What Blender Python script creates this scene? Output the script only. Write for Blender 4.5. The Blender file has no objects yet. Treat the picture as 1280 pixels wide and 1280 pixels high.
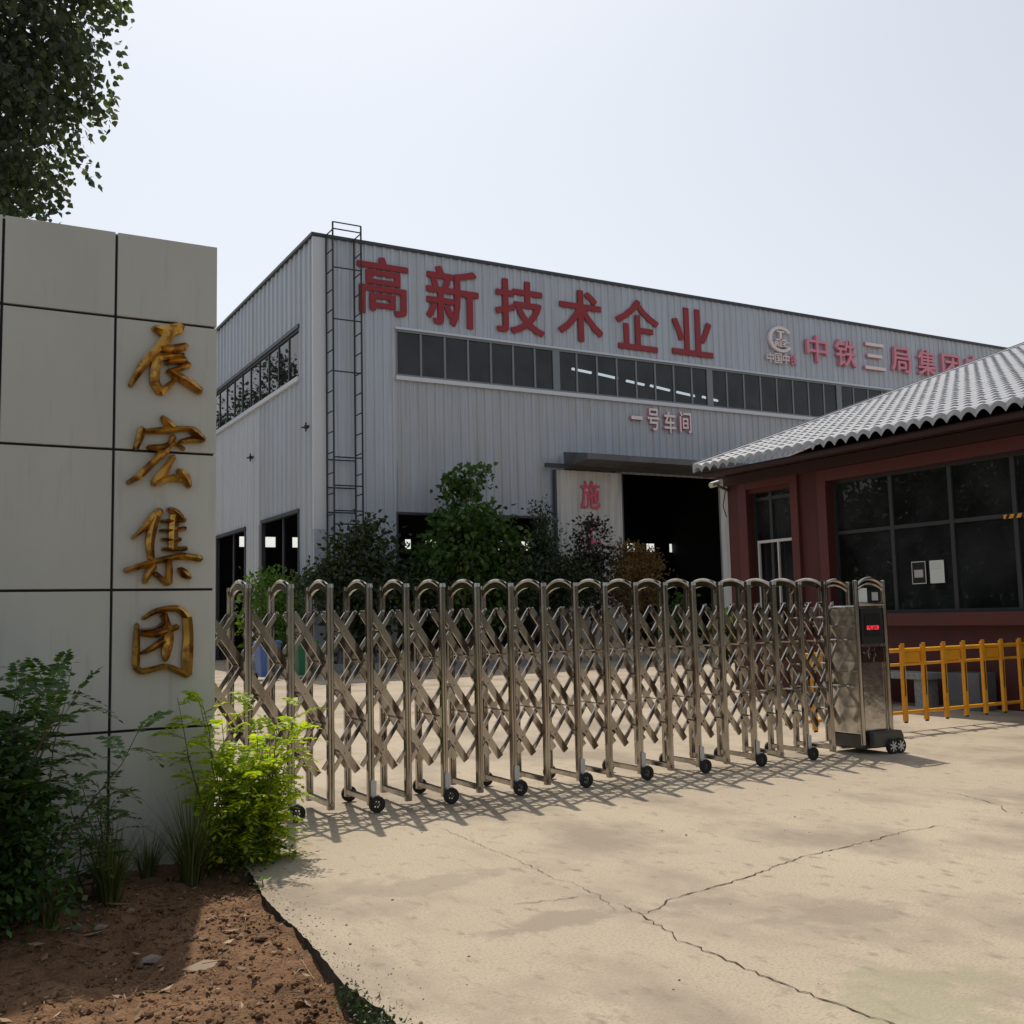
import bpy, bmesh, math, random
import numpy as np
from mathutils import Vector, Matrix
R = math.radians
random.seed(7); rng = np.random.default_rng(7)
SC = bpy.context.scene; COL = SC.collection

# ------------------------------------------------------------------ camera
F_PX, EYE = 1305.0, 1.5
def axes(yaw, pitch, roll):
    X = np.array([math.sin(yaw), 0, math.cos(yaw)]); Y = np.array([-math.cos(yaw), 0, math.sin(yaw)]); Z = np.array([0, -1, 0.])
    c, s = math.cos(pitch), math.sin(pitch); P = np.array([[1, 0, 0], [0, c, s], [0, -s, c]])
    c, s = math.cos(roll), math.sin(roll); Q = np.array([[c, -s, 0], [s, c, 0], [0, 0, 1]])
    return np.array([Q @ P @ v for v in (X, Y, Z)]).T
CM = axes(R(60.435), R(5.648), R(-1.290))          # rows: camera right, down, forward in world axes
cd = bpy.data.cameras.new('camera'); cam = bpy.data.objects.new('camera', cd); COL.objects.link(cam)
cd.sensor_width = 36; cd.lens = F_PX / 1280 * 36; cd.clip_start = 0.05; cd.clip_end = 2000
rt, dn, fw = CM
cam.matrix_world = Matrix(((rt[0], -dn[0], -fw[0], 0), (rt[1], -dn[1], -fw[1], 0), (rt[2], -dn[2], -fw[2], EYE), (0, 0, 0, 1)))
SC.camera = cam
def _ray(x, y): return CM.T @ np.array([(x - 640) / F_PX, (y - 640) / F_PX, 1.0])
def onY(x, y, Y): d = _ray(x, y); return np.array([0, 0, EYE]) + d * (Y / d[1])
def onX(x, y, X): d = _ray(x, y); return np.array([0, 0, EYE]) + d * (X / d[0])
def onZ(x, y, Z=0.0): d = _ray(x, y); return np.array([0, 0, EYE]) + d * ((Z - EYE) / d[2])

# ------------------------------------------------------------------ light
SUN_EL, SUN_AZ = 62.6, 73.0                         # azimuth measured from +X towards +Y
w = bpy.data.worlds.new('World'); SC.world = w; w.use_nodes = True
nt = w.node_tree; nt.nodes.clear()
sky = nt.nodes.new('ShaderNodeTexSky'); sky.sky_type = 'NISHITA'; sky.sun_disc = False
sky.sun_elevation = R(SUN_EL); sky.sun_rotation = R(90 - SUN_AZ); sky.air_density = 1.3; sky.dust_density = 2.0; sky.ozone_density = 1.2
hs = nt.nodes.new('ShaderNodeHueSaturation'); hs.inputs['Saturation'].default_value = 0.36
bg = nt.nodes.new('ShaderNodeBackground'); bg.inputs['Strength'].default_value = 0.082
wo = nt.nodes.new('ShaderNodeOutputWorld')
nt.links.new(sky.outputs[0], hs.inputs['Color']); nt.links.new(hs.outputs[0], bg.inputs['Color']); nt.links.new(bg.outputs[0], wo.inputs[0])
sl = bpy.data.lights.new('sun', 'SUN'); sl.energy = 2.35; sl.angle = R(0.7); sl.color = (1.0, 0.91, 0.78)
so = bpy.data.objects.new('sun', sl); COL.objects.link(so)
sd = Vector((math.cos(R(SUN_EL)) * math.cos(R(SUN_AZ)), math.cos(R(SUN_EL)) * math.sin(R(SUN_AZ)), math.sin(R(SUN_EL))))
so.rotation_euler = sd.to_track_quat('Z', 'Y').to_euler(); so.location = (0, 0, 40)
SC.view_settings.view_transform = 'Standard'; SC.view_settings.look = 'None'; SC.view_settings.exposure = 0.70; SC.view_settings.gamma = 1.0
SC.cycles.max_bounces = 8; SC.cycles.transparent_max_bounces = 12; SC.cycles.diffuse_bounces = 4
SC.cycles.use_denoising = True

# ------------------------------------------------------------------ materials
def mat(name, col, rough=0.6, metal=0.0, spec=0.5, noise=None, bump=0.0, bscale=40.0, emit=None):
    """noise: list of (scale, (r,g,b), lo, hi, detail, stretch) layers mixed over the base colour."""
    m = bpy.data.materials.new(name); m.use_nodes = True; n = m.node_tree.nodes; l = m.node_tree.links
    b = n['Principled BSDF']; b.inputs['Roughness'].default_value = rough; b.inputs['Metallic'].default_value = metal
    b.inputs['Specular IOR Level'].default_value = spec; b.inputs['Base Color'].default_value = (*col, 1)
    cur = None
    tc = n.new('ShaderNodeTexCoord') if (noise or bump) else None
    for (sc, c2, lo, hi, det, st) in (noise or []):
        mp = n.new('ShaderNodeMapping'); mp.inputs['Scale'].default_value = st; l.new(tc.outputs['Object'], mp.inputs[0])
        t = n.new('ShaderNodeTexNoise'); t.inputs['Scale'].default_value = sc; t.inputs['Detail'].default_value = det; t.inputs['Roughness'].default_value = 0.6
        l.new(mp.outputs[0], t.inputs['Vector'])
        r = n.new('ShaderNodeMapRange'); r.inputs[1].default_value = lo; r.inputs[2].default_value = hi; l.new(t.outputs[0], r.inputs[0])
        mx = n.new('ShaderNodeMix'); mx.data_type = 'RGBA'; l.new(r.outputs[0], mx.inputs[0])
        if cur is None: mx.inputs[6].default_value = (*col, 1)
        else: l.new(cur, mx.inputs[6])
        mx.inputs[7].default_value = (*c2, 1); cur = mx.outputs[2]
    if cur is not None: l.new(cur, b.inputs['Base Color'])
    if bump:
        t = n.new('ShaderNodeTexNoise'); t.inputs['Scale'].default_value = bscale; t.inputs['Detail'].default_value = 6; l.new(tc.outputs['Object'], t.inputs['Vector'])
        bp = n.new('ShaderNodeBump'); bp.inputs['Strength'].default_value = bump; bp.inputs['Distance'].default_value = 0.02
        l.new(t.outputs[0], bp.inputs['Height']); l.new(bp.outputs[0], b.inputs['Normal'])
    if emit: b.inputs['Emission Color'].default_value = (*emit[0], 1); b.inputs['Emission Strength'].default_value = emit[1]
    return m
I1 = (1, 1, 1)
def leaf_mat(name, cols, trans=0.35, rough=0.5):
    m = bpy.data.materials.new(name); m.use_nodes = True; n = m.node_tree.nodes; l = m.node_tree.links
    b = n['Principled BSDF']; b.inputs['Roughness'].default_value = rough; b.inputs['Specular IOR Level'].default_value = 0.35
    g = n.new('ShaderNodeNewGeometry'); cr = n.new('ShaderNodeValToRGB'); e = cr.color_ramp.elements
    while len(e) < len(cols): e.new(0.5)
    for i, c in enumerate(cols): e[i].position = i / (len(cols) - 1); e[i].color = (*c, 1)
    l.new(g.outputs['Random Per Island'], cr.inputs[0]); l.new(cr.outputs[0], b.inputs['Base Color'])
    t = n.new('ShaderNodeBsdfTranslucent'); mul = n.new('ShaderNodeMix'); mul.data_type = 'RGBA'; mul.blend_type = 'MULTIPLY'; mul.inputs[0].default_value = 1
    l.new(cr.outputs[0], mul.inputs[6]); mul.inputs[7].default_value = (1.5, 1.6, 0.6, 1); l.new(mul.outputs[2], t.inputs[0])
    ms = n.new('ShaderNodeMixShader'); ms.inputs[0].default_value = trans
    l.new(b.outputs[0], ms.inputs[1]); l.new(t.outputs[0], ms.inputs[2]); l.new(ms.outputs[0], n['Material Output'].inputs[0])
    return m
def glass_mat(name, tint, refl=1.0, rough=0.01):
    m = bpy.data.materials.new(name); m.use_nodes = True; n = m.node_tree.nodes; l = m.node_tree.links
    n.remove(n['Principled BSDF'])
    t = n.new('ShaderNodeBsdfTransparent'); t.inputs[0].default_value = (*tint, 1)
    g = n.new('ShaderNodeBsdfGlossy'); g.inputs['Roughness'].default_value = rough; g.inputs[0].default_value = (refl, refl, refl, 1)
    fr = n.new('ShaderNodeFresnel'); fr.inputs[0].default_value = 1.5; ms = n.new('ShaderNodeMixShader')
    tc = n.new('ShaderNodeTexCoord'); nz = n.new('ShaderNodeTexNoise'); nz.inputs['Scale'].default_value = 1.3; bp = n.new('ShaderNodeBump'); bp.inputs['Strength'].default_value = 0.04; bp.inputs['Distance'].default_value = 0.02
    l.new(tc.outputs['Object'], nz.inputs['Vector']); l.new(nz.outputs[0], bp.inputs['Height']); l.new(bp.outputs[0], g.inputs['Normal'])
    df = n.new('ShaderNodeBsdfDiffuse'); df.inputs[0].default_value = (.34, .37, .42, 1); dm = n.new('ShaderNodeMixShader'); dr0 = n.new('ShaderNodeMapRange'); dr0.inputs[1].default_value = .35; dr0.inputs[2].default_value = .7; dr0.inputs[3].default_value = .02; dr0.inputs[4].default_value = .085; l.new(nz.outputs[0], dr0.inputs[0]); l.new(dr0.outputs[0], dm.inputs[0]); l.new(t.outputs[0], dm.inputs[1]); l.new(df.outputs[0], dm.inputs[2]); nz.inputs['Detail'].default_value = 5
    l.new(fr.outputs[0], ms.inputs[0]); l.new(dm.outputs[0], ms.inputs[1]); l.new(g.outputs[0], ms.inputs[2]); l.new(ms.outputs[0], n['Material Output'].inputs[0])
    return m
M = {}
M['concrete'] = mat('concrete', (0.362, 0.302, 0.225), 0.85, noise=[(0.35, (0.40, 0.338, 0.25), .44, .58, 6, I1), (0.9, (0.24, 0.198, 0.145), .47, .62, 9, (1, .6, 1)), (3.2, (0.375, 0.32, 0.235), .54, .68, 9, (1, .6, 1)), (11, (0.20, 0.158, 0.115), .57, .72, 8, (1, .5, 1)), (70, (0.25, 0.20, 0.145), .48, .72, 4, I1)], bump=0.4, bscale=55)
def stains(m, spots):
    n = m.node_tree.nodes; l = m.node_tree.links; b = n['Principled BSDF']; cur = b.inputs['Base Color'].links[0].from_socket
    tc = n.new('ShaderNodeTexCoord'); nz = n.new('ShaderNodeTexNoise'); nz.inputs['Scale'].default_value = 2.6; nz.inputs['Detail'].default_value = 9; nz.inputs['Roughness'].default_value = .65; l.new(tc.outputs['Object'], nz.inputs['Vector'])
    for (x, y, rx, ry, col, amt) in spots:
        mp = n.new('ShaderNodeMapping'); mp.vector_type = 'TEXTURE'; mp.inputs['Location'].default_value = (x, y, 0); mp.inputs['Scale'].default_value = (rx, ry, 1); l.new(tc.outputs['Object'], mp.inputs[0])
        ln = n.new('ShaderNodeVectorMath'); ln.operation = 'LENGTH'; l.new(mp.outputs[0], ln.inputs[0])
        ad = n.new('ShaderNodeMath'); ad.operation = 'MULTIPLY_ADD'; l.new(nz.outputs[0], ad.inputs[0]); ad.inputs[1].default_value = 4.2; l.new(ln.outputs['Value'], ad.inputs[2])
        mr = n.new('ShaderNodeMapRange'); mr.inputs[1].default_value = 2.7; mr.inputs[2].default_value = 3.1; mr.inputs[3].default_value = amt; mr.inputs[4].default_value = 0; l.new(ad.outputs[0], mr.inputs[0])
        mx = n.new('ShaderNodeMix'); mx.data_type = 'RGBA'; l.new(mr.outputs[0], mx.inputs[0]); l.new(cur, mx.inputs[6]); mx.inputs[7].default_value = (*col, 1); cur = mx.outputs[2]
    l.new(cur, b.inputs['Base Color'])
M['asphalt'] = mat('asphalt', (0.05, 0.05, 0.052), 0.9, noise=[(3, (.035, .035, .036), .4, .6, 6, I1)])
M['soil'] = mat('soil', (0.15, 0.083, 0.044), 0.95, spec=.2, noise=[(2.2, (0.235, 0.135, 0.075), .45, .65, 8, I1), (14, (0.07, 0.04, 0.025), .5, .72, 8, I1), (55, (0.19, 0.12, 0.07), .6, .8, 4, I1)], bump=1.0, bscale=70)
M['earth'] = mat('earth', (0.16, 0.12, 0.08), 0.95, noise=[(.4, (0.07, 0.08, 0.03), .45, .6, 6, I1)])
M['slab_side'] = mat('slab_side', (0.07, 0.06, 0.05), 0.95, noise=[(9, (0.03, 0.026, 0.02), .4, .6, 6, I1)], bump=0.6, bscale=30)
M['crack'] = mat('crack', (0.06, 0.047, 0.035), 1.0, spec=.1)
M['panel'] = mat('panel', (0.50, 0.515, 0.475), 0.42, noise=[(1.2, (0.455, 0.465, 0.43), .4, .65, 4, (1, 1, .4)), (6, (0.37, 0.365, 0.31), .56, .85, 6, (3, 3, .25))])
M['black'] = mat('black', (0.012, 0.012, 0.012), 0.7)
M['gold'] = mat('gold', (0.52, 0.30, 0.07), 0.28, 0.95, noise=[(13, (0.22, 0.10, 0.03), .46, .62, 4, I1)])
M['steel'] = mat('steel', (0.40, 0.375, 0.345), 0.14, 1.0, noise=[(7, (0.23, 0.195, 0.17), .45, .7, 5, (1, 1, .35))])
M['steel_sheet'] = mat('steel_sheet', (0.64, 0.635, 0.61), 0.2, 1.0, noise=[(6, (0.50, 0.48, 0.45), .45, .65, 6, (1, 1, 1.4))], bump=0.15, bscale=9)
M['steel_foot'] = mat('steel_foot', (0.10, 0.10, 0.095), 0.45, 0.6, bump=.1)
M['rubber'] = mat('rubber', (0.018, 0.017, 0.016), 0.8)
M['clip'] = mat('clip', (0.55, 0.55, 0.54), 0.4, 0.3)
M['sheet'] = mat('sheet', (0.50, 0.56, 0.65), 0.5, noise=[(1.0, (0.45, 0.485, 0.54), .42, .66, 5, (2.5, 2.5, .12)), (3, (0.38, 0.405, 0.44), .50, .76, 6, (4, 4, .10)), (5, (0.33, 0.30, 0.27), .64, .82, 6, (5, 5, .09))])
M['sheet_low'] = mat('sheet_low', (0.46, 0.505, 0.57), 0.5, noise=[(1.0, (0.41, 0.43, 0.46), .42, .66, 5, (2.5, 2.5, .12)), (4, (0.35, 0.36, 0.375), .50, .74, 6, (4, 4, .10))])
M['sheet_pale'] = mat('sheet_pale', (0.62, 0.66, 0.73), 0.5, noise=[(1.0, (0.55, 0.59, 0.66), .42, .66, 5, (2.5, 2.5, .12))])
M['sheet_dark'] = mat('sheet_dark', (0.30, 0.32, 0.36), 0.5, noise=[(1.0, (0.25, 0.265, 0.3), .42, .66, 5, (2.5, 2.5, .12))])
M['door_leaf'] = mat('door_leaf', (0.60, 0.60, 0.57), 0.55, noise=[(1.5, (0.42, 0.41, 0.38), .45, .65, 5, (3, 3, .2))])
M['trim_white'] = mat('trim_white', (0.66, 0.70, 0.76), 0.5)
M['trim_dark'] = mat('trim_dark', (0.05, 0.055, 0.07), 0.5)
M['mullion'] = mat('mullion', (0.22, 0.24, 0.26), 0.5, 0.4)
M['iron'] = mat('iron', (0.035, 0.04, 0.045), 0.6, 0.3)
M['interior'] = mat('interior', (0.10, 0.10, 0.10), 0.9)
M['canopy'] = mat('canopy', (0.13, 0.135, 0.145), 0.6, noise=[(2, (.08, .08, .085), .4, .7, 4, I1)])
M['sign_red'] = mat('sign_red', (0.30, 0.016, 0.024), 0.45)
M['sign_pink'] = mat('sign_pink', (0.75, 0.28, 0.37), 0.45)
M['sign_pale'] = mat('sign_pale', (0.85, 0.75, 0.76), 0.45)
M['paint_pink'] = mat('paint_pink', (0.66, 0.10, 0.17), 0.6)
M['glass_strip'] = glass_mat('glass_strip', (0.30, 0.34, 0.38), 0.9)
M['glass_dark'] = glass_mat('glass_dark', (0.22, 0.24, 0.24), 0.8)
M['lamp'] = mat('lamp', (0.8, 0.8, 0.8), emit=((1, 1, 1), 1.0))  # even white glow for the tubes behind the front glass
M['red_wall'] = mat('red_wall', (0.075, 0.013, 0.011), 0.7, noise=[(2, (0.055, 0.011, 0.010), .4, .66, 6, (2, 2, .5))], bump=.06, bscale=25)
M['red_trim'] = mat('red_trim', (0.098, 0.018, 0.015), 0.6, noise=[(3, (0.08, 0.018, 0.018), .4, .66, 6, I1)])
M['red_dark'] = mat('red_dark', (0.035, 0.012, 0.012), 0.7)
M['tile'] = mat('tile', (0.35, 0.365, 0.40), 0.6, noise=[(1.3, (0.33, 0.335, 0.35), .4, .65, 6, I1), (7, (0.22, 0.22, 0.205), .62, .8, 5, I1)])
M['tile_trim'] = mat('tile_trim', (0.45, 0.46, 0.50), 0.5)
M['frame_dark'] = mat('frame_dark', (0.045, 0.048, 0.055), 0.4, 0.3)
M['frame_white'] = mat('frame_white', (0.55, 0.55, 0.56), 0.5)
M['pane_reflection'] = mat('pane_reflection', (0.42, 0.45, 0.46), 0.8, noise=[(2, (.3, .33, .34), .4, .6, 3, (6, 6, .3))])  # pale grey of the bright reflection in the small window, as colour
M['yellow'] = mat('yellow', (0.72, 0.33, 0.02), 0.45, noise=[(8, (0.55, 0.24, 0.02), .5, .75, 5, I1)])
M['stone'] = mat('stone', (0.30, 0.31, 0.30), 0.8, noise=[(20, (.22, .23, .22), .45, .6, 6, I1)])
M['rock'] = mat('rock', (0.24, 0.20, 0.16), 0.9, noise=[(12, (.15, .12, .1), .45, .6, 6, I1)], bump=.4, bscale=30)
M['paper'] = mat('paper', (0.62, 0.68, 0.66), 0.7)
M['paper_grey'] = mat('paper_grey', (0.42, 0.42, 0.46), 0.6)
M['screen'] = mat('screen', (0.02, 0.021, 0.022), 0.25)
M['led'] = mat('led', (0.3, 0.02, 0.03), 0.5, emit=((1.0, 0.04, 0.07), .8))
M['bark'] = mat('bark', (0.10, 0.075, 0.055), 0.9, noise=[(10, (.05, .04, .03), .4, .6, 6, (3, 3, .5))], bump=.5, bscale=30)
M['twig'] = mat('twig', (0.09, 0.075, 0.035), 0.8)
M['straw'] = leaf_mat('straw', [(0.09, 0.05, 0.028), (0.20, 0.12, 0.065), (0.34, 0.24, 0.14)], .1)
M['bin_blue'] = mat('bin_blue', (0.07, 0.15, 0.42), 0.5)
M['bin_green'] = mat('bin_green', (0.015, 0.16, 0.07), 0.5)
M['poplar'] = leaf_mat('poplar', [(0.035, 0.05, 0.038), (0.06, 0.082, 0.058), (0.095, 0.125, 0.085)], .38)
M['leaf_far'] = leaf_mat('leaf_far', [(0.02, 0.042, 0.016), (0.05, 0.085, 0.03)], .2)
M['leaf_mid'] = leaf_mat('leaf_mid', [(0.022, 0.055, 0.014), (0.05, 0.11, 0.022), (0.085, 0.15, 0.03)], .3)
M['leaf_dark'] = leaf_mat('leaf_dark', [(0.016, 0.03, 0.012), (0.032, 0.055, 0.02), (0.055, 0.08, 0.03)], .2)
M['leaf_pine'] = leaf_mat('leaf_pine', [(0.016, 0.036, 0.018), (0.035, 0.062, 0.03), (0.07, 0.10, 0.055)], .2)
M['leaf_purple'] = leaf_mat('leaf_purple', [(0.02, 0.014, 0.016), (0.045, 0.03, 0.032), (0.05, 0.055, 0.03)], .2)
M['leaf_rust'] = leaf_mat('leaf_rust', [(0.10, 0.055, 0.022), (0.20, 0.11, 0.04), (0.15, 0.12, 0.04)], .25)
M['leaf_bright'] = leaf_mat('leaf_bright', [(0.05, 0.11, 0.02), (0.10, 0.20, 0.03), (0.16, 0.27, 0.045)], .35)
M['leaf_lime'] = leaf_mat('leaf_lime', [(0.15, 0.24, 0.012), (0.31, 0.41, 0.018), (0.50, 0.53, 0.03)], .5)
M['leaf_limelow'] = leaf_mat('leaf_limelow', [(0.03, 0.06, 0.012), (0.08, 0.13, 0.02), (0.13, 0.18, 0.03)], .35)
M['leaf_robinia'] = leaf_mat('leaf_robinia', [(0.022, 0.056, 0.016), (0.045, 0.105, 0.022), (0.085, 0.165, 0.035)], .35)
M['grass'] = leaf_mat('grass', [(0.05, 0.075, 0.02), (0.08, 0.11, 0.03), (0.17, 0.16, 0.07)], .3)

# ------------------------------------------------------------------ mesh helpers
class MB:
    def __init__(s): s.v = []; s.f = []; s.m = []
    def add(s, vs, fs, m=0):
        o = len(s.v); s.v += [tuple(map(float, p)) for p in vs]; s.f += [tuple(i + o for i in f) for f in fs]; s.m += [m] * len(fs); return s
    def box(s, a, b, m=0):
        x0, x1 = sorted((a[0], b[0])); y0, y1 = sorted((a[1], b[1])); z0, z1 = sorted((a[2], b[2]))
        return s.add([(x0, y0, z0), (x1, y0, z0), (x1, y1, z0), (x0, y1, z0), (x0, y0, z1), (x1, y0, z1), (x1, y1, z1), (x0, y1, z1)],
                     [(0, 3, 2, 1), (4, 5, 6, 7), (0, 1, 5, 4), (1, 2, 6, 5), (2, 3, 7, 6), (3, 0, 4, 7)], m)
    def bar(s, a, b, wd, th, up=(0, 1, 0), m=0):
        """rectangular bar a->b, width wd across, thickness th along `up`."""
        a, b, up = Vector(a), Vector(b), Vector(up); d = (b - a).normalized(); sd_ = d.cross(up).normalized() * wd / 2; u = sd_.cross(d).normalized() * th / 2
        vs = [p + q for p in (a, b) for q in (-sd_ - u, sd_ - u, sd_ + u, -sd_ + u)]
        return s.add(vs, [(0, 1, 2, 3)[::-1], (4, 5, 6, 7), (0, 1, 5, 4), (1, 2, 6, 5), (2, 3, 7, 6), (3, 0, 4, 7)], m)
    def tube(s, pts, r, n=8, m=0):
        pts = [Vector(p) for p in pts]; k = len(pts); rs = r if isinstance(r, (list, tuple)) else [r] * k
        vs = []; ref = None
        for i, p in enumerate(pts):
            d = (pts[min(i + 1, k - 1)] - pts[max(i - 1, 0)]).normalized()
            if ref is None: ref = d.orthogonal().normalized()
            ref = (ref - d * ref.dot(d)).normalized(); q = d.cross(ref)
            vs += [p + (ref * math.cos(2 * math.pi * j / n) + q * math.sin(2 * math.pi * j / n)) * rs[i] for j in range(n)]
        fs = [(i * n + j, i * n + (j + 1) % n, (i + 1) * n + (j + 1) % n, (i + 1) * n + j) for i in range(k - 1) for j in range(n)]
        fs += [tuple(range(n))[::-1], tuple((k - 1) * n + j for j in range(n))]
        return s.add(vs, fs, m)
    def prism(s, poly, f0, f1, m=0):
        """poly of 2-D points; f0/f1 map a 2-D point to the two end faces."""
        n = len(poly); vs = [f0(p) for p in poly] + [f1(p) for p in poly]
        return s.add(vs, [tuple(range(n))[::-1], tuple(range(n, 2 * n))] + [(i, (i + 1) % n, n + (i + 1) % n, n + i) for i in range(n)], m)
    def build(s, name, mats, parent=None, smooth=None, bevel=0.0, recalc=True):
        me = bpy.data.meshes.new(name); me.from_pydata(s.v, [], s.f); mats = mats if isinstance(mats, (list, tuple)) else [mats]
        for x in mats: me.materials.append(M[x])
        if any(s.m): me.polygons.foreach_set('material_index', s.m)
        if recalc:
            bm = bmesh.new(); bm.from_mesh(me); bmesh.ops.recalc_face_normals(bm, faces=bm.faces); bm.to_mesh(me); bm.free()
        if smooth: me.polygons.foreach_set('use_smooth', [True] * len(me.polygons)); me.set_sharp_from_angle(angle=R(smooth))
        o = bpy.data.objects.new(name, me); COL.objects.link(o)
        if parent is not None: o.parent = parent; o.matrix_parent_inverse = world_of(parent).inverted()
        if bevel: b = o.modifiers.new('bevel', 'BEVEL'); b.width = bevel; b.segments = 2; b.limit_method = 'ANGLE'
        return o
def world_of(o):
    m = o.matrix_basis.copy()
    return (world_of(o.parent) @ o.matrix_parent_inverse @ m) if o.parent else m
def tag(o, label=None, cat=None, group=None, kind=None):
    for k, v in (('label', label), ('category', cat), ('group', group), ('kind', kind)):
        if v: o[k] = v
    return o
def thing(name, label, cat, loc=(0, 0, 0), group=None):
    o = bpy.data.objects.new(name, None); COL.objects.link(o); o.location = tuple(map(float, loc)); o.empty_display_size = .2
    return tag(o, label, cat, group)
def bx(name, a, b, m, parent=None, bevel=0.0): return MB().box(a, b).build(name, m, parent, bevel=bevel)

def vnoise(x, y, seed=0):
    r_ = np.random.default_rng(seed); g = r_.random((256, 256)); xi = np.floor(x).astype(int); yi = np.floor(y).astype(int); fx = x - xi; fy = y - yi
    fx = fx * fx * (3 - 2 * fx); fy = fy * fy * (3 - 2 * fy); G = lambda a, b: g[a % 256, b % 256]
    return (G(xi, yi) * (1 - fx) + G(xi + 1, yi) * fx) * (1 - fy) + (G(xi, yi + 1) * (1 - fx) + G(xi + 1, yi + 1) * fx) * fy
def unit(a): return a / np.maximum(np.linalg.norm(a, axis=-1, keepdims=True), 1e-9)

def leaf_obj(name, P, D, S, m, parent, aspect=.62, seed=1, N=None, fold=.18, kind=None, broad=False):
    """one kite-shaped leaf per row: P base points, D directions, S lengths."""
    r_ = np.random.default_rng(seed); P = np.asarray(P, float); n = len(P); D = unit(np.asarray(D, float)); S = np.asarray(S, float).reshape(-1, 1) * np.ones((n, 1))
    if N is None: N = r_.normal(size=(n, 3))
    W = unit(np.cross(D, N)); U = np.cross(W, D); h = S * aspect / 2
    if broad: ring = [(0, 0), (.16, .8), (.42, 1), (.72, .5), (1, 0), (.72, -.5), (.42, -1), (.16, -.8)]
    else: ring = [(0, 0), (.42, 1), (1, 0), (.42, -1)]
    q = len(ring); V = np.stack([P + D * S * t + W * h * w_ + U * h * fold * abs(w_) - U * S * .10 * t * t for t, w_ in ring], 1).reshape(-1, 3)
    me = bpy.data.meshes.new(name); me.vertices.add(q * n); me.vertices.foreach_set('co', V.ravel().astype(np.float32))
    me.loops.add(q * n); me.loops.foreach_set('vertex_index', np.arange(q * n, dtype=np.int32))
    me.polygons.add(n); me.polygons.foreach_set('loop_start', np.arange(0, q * n, q, dtype=np.int32)); me.polygons.foreach_set('loop_total', np.full(n, q, dtype=np.int32))
    me.update(); me.validate(); me.materials.append(M[m])
    o = bpy.data.objects.new(name, me); COL.objects.link(o)
    if parent is not None: o.parent = parent; o.matrix_parent_inverse = world_of(parent).inverted()
    if kind: o['kind'] = kind
    return o

# ------------------------------------------------------------------ ground
g = MB(); g.add([(-400, -400, -.30), (400, -400, -.30), (400, 400, -.30), (-400, 400, -.30)], [(0, 1, 2, 3)])
tag(g.build('ground', 'earth'), kind='structure')
def edge_x(y): return float(np.interp(y, [-12, 0, 3.0, 3.77, 4.42, 5.07, 5.82, 6.38, 7.7], [1.45, 1.55, 1.58, 1.58, 1.59, 1.63, 1.69, 1.76, 1.85]))
ys = np.arange(-12, 7.72, .035); jag = (vnoise(ys * 2.1, ys * 0, 3) - .5) * .03 + (vnoise(ys * 14, ys * 0, 4) - .5) * .016 + (vnoise(ys * 28, ys * 0, 6) - .5) * .01
edge = [(edge_x(y) + j, y) for y, j in zip(ys, jag)]
bm = bmesh.new(); XS = 3.0
tv = [bm.verts.new((x, y, 0)) for x, y in edge]; bv = [bm.verts.new((x + .02, y, -.29)) for x, y in edge]; sv = [bm.verts.new((XS, y, 0)) for x, y in edge]
for i in range(len(edge) - 1):
    bm.faces.new((tv[i], sv[i], sv[i + 1], tv[i + 1])); f = bm.faces.new((tv[i + 1], bv[i + 1], bv[i], tv[i])); f.material_index = 1
y0_, y1_ = edge[0][1], edge[-1][1]
for (xa, ya, xb, yb) in ((XS, y0_, 90, y1_), (-60, y1_, 90, 90)): bm.faces.new([bm.verts.new(p) for p in ((xa, ya, 0), (xb, ya, 0), (xb, yb, 0), (xa, yb, 0))])
f = bm.faces.new([bm.verts.new(p) for p in ((-60, y1_, -.29), (edge[-1][0], y1_, -.29), (edge[-1][0], y1_, 0), (-60, y1_, 0))]); f.material_index = 1
me = bpy.data.meshes.new('concrete_yard'); bm.to_mesh(me); bm.free(); me.materials.append(M['concrete']); me.materials.append(M['slab_side'])
yard = bpy.data.objects.new('concrete_yard', me); COL.objects.link(yard); tag(yard, kind='structure')
stains(M['concrete'], [(*onZ(690, 1150)[:2], .40, .17, (.21, .172, .13), .7), (*onZ(860, 1130)[:2], .30, .16, (.21, .17, .13), .6), (*onZ(1060, 1140)[:2], .5, .22, (.21, .17, .13), .55), (*onZ(1160, 1240)[:2], .45, .35, (.25, .235, .15), .6), (*onZ(500, 1110)[:2], .7, .25, (.24, .20, .15), .6)])

rd = MB(); rd.add([(-300, -24, -.02), (300, -24, -.02), (300, -12.01, -.02), (-300, -12.01, -.02)], [(0, 1, 2, 3)]); tag(rd.build('road', 'asphalt'), kind='structure')  # unseen dark asphalt, added to darken what the polished gate reflects
# cracks in the concrete: thin jagged inlays
def crack(pts, w0, seed):
    r_ = random.Random(seed); P = [onZ(x, y) for x, y in pts]; mb = MB(); L = []
    for a, b in zip(P[:-1], P[1:]):
        k = max(2, int(np.linalg.norm(b - a) / .035))
        for i in range(k): L.append(a + (b - a) * i / k)
    L.append(P[-1]); vs = []
    for i, p in enumerate(L):
        d = L[min(i + 1, len(L) - 1)] - L[max(i - 1, 0)]; nrm = np.array([-d[1], d[0], 0]) / (np.linalg.norm(d) + 1e-9)
        off = r_.uniform(-.014, .014); ww = w0 * r_.uniform(.25, 1.3) * min(1, .3 + min(i, len(L) - 1 - i) / 6)
        c = p + nrm * off; vs += [(c + nrm * ww)[:2].tolist() + [.004], (c - nrm * ww)[:2].tolist() + [.004]]
    mb.add(vs, [(2 * i, 2 * i + 1, 2 * i + 3, 2 * i + 2) for i in range(len(L) - 1)])
    tag(mb.build('ground_crack', 'crack', recalc=False), kind='structure')
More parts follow.
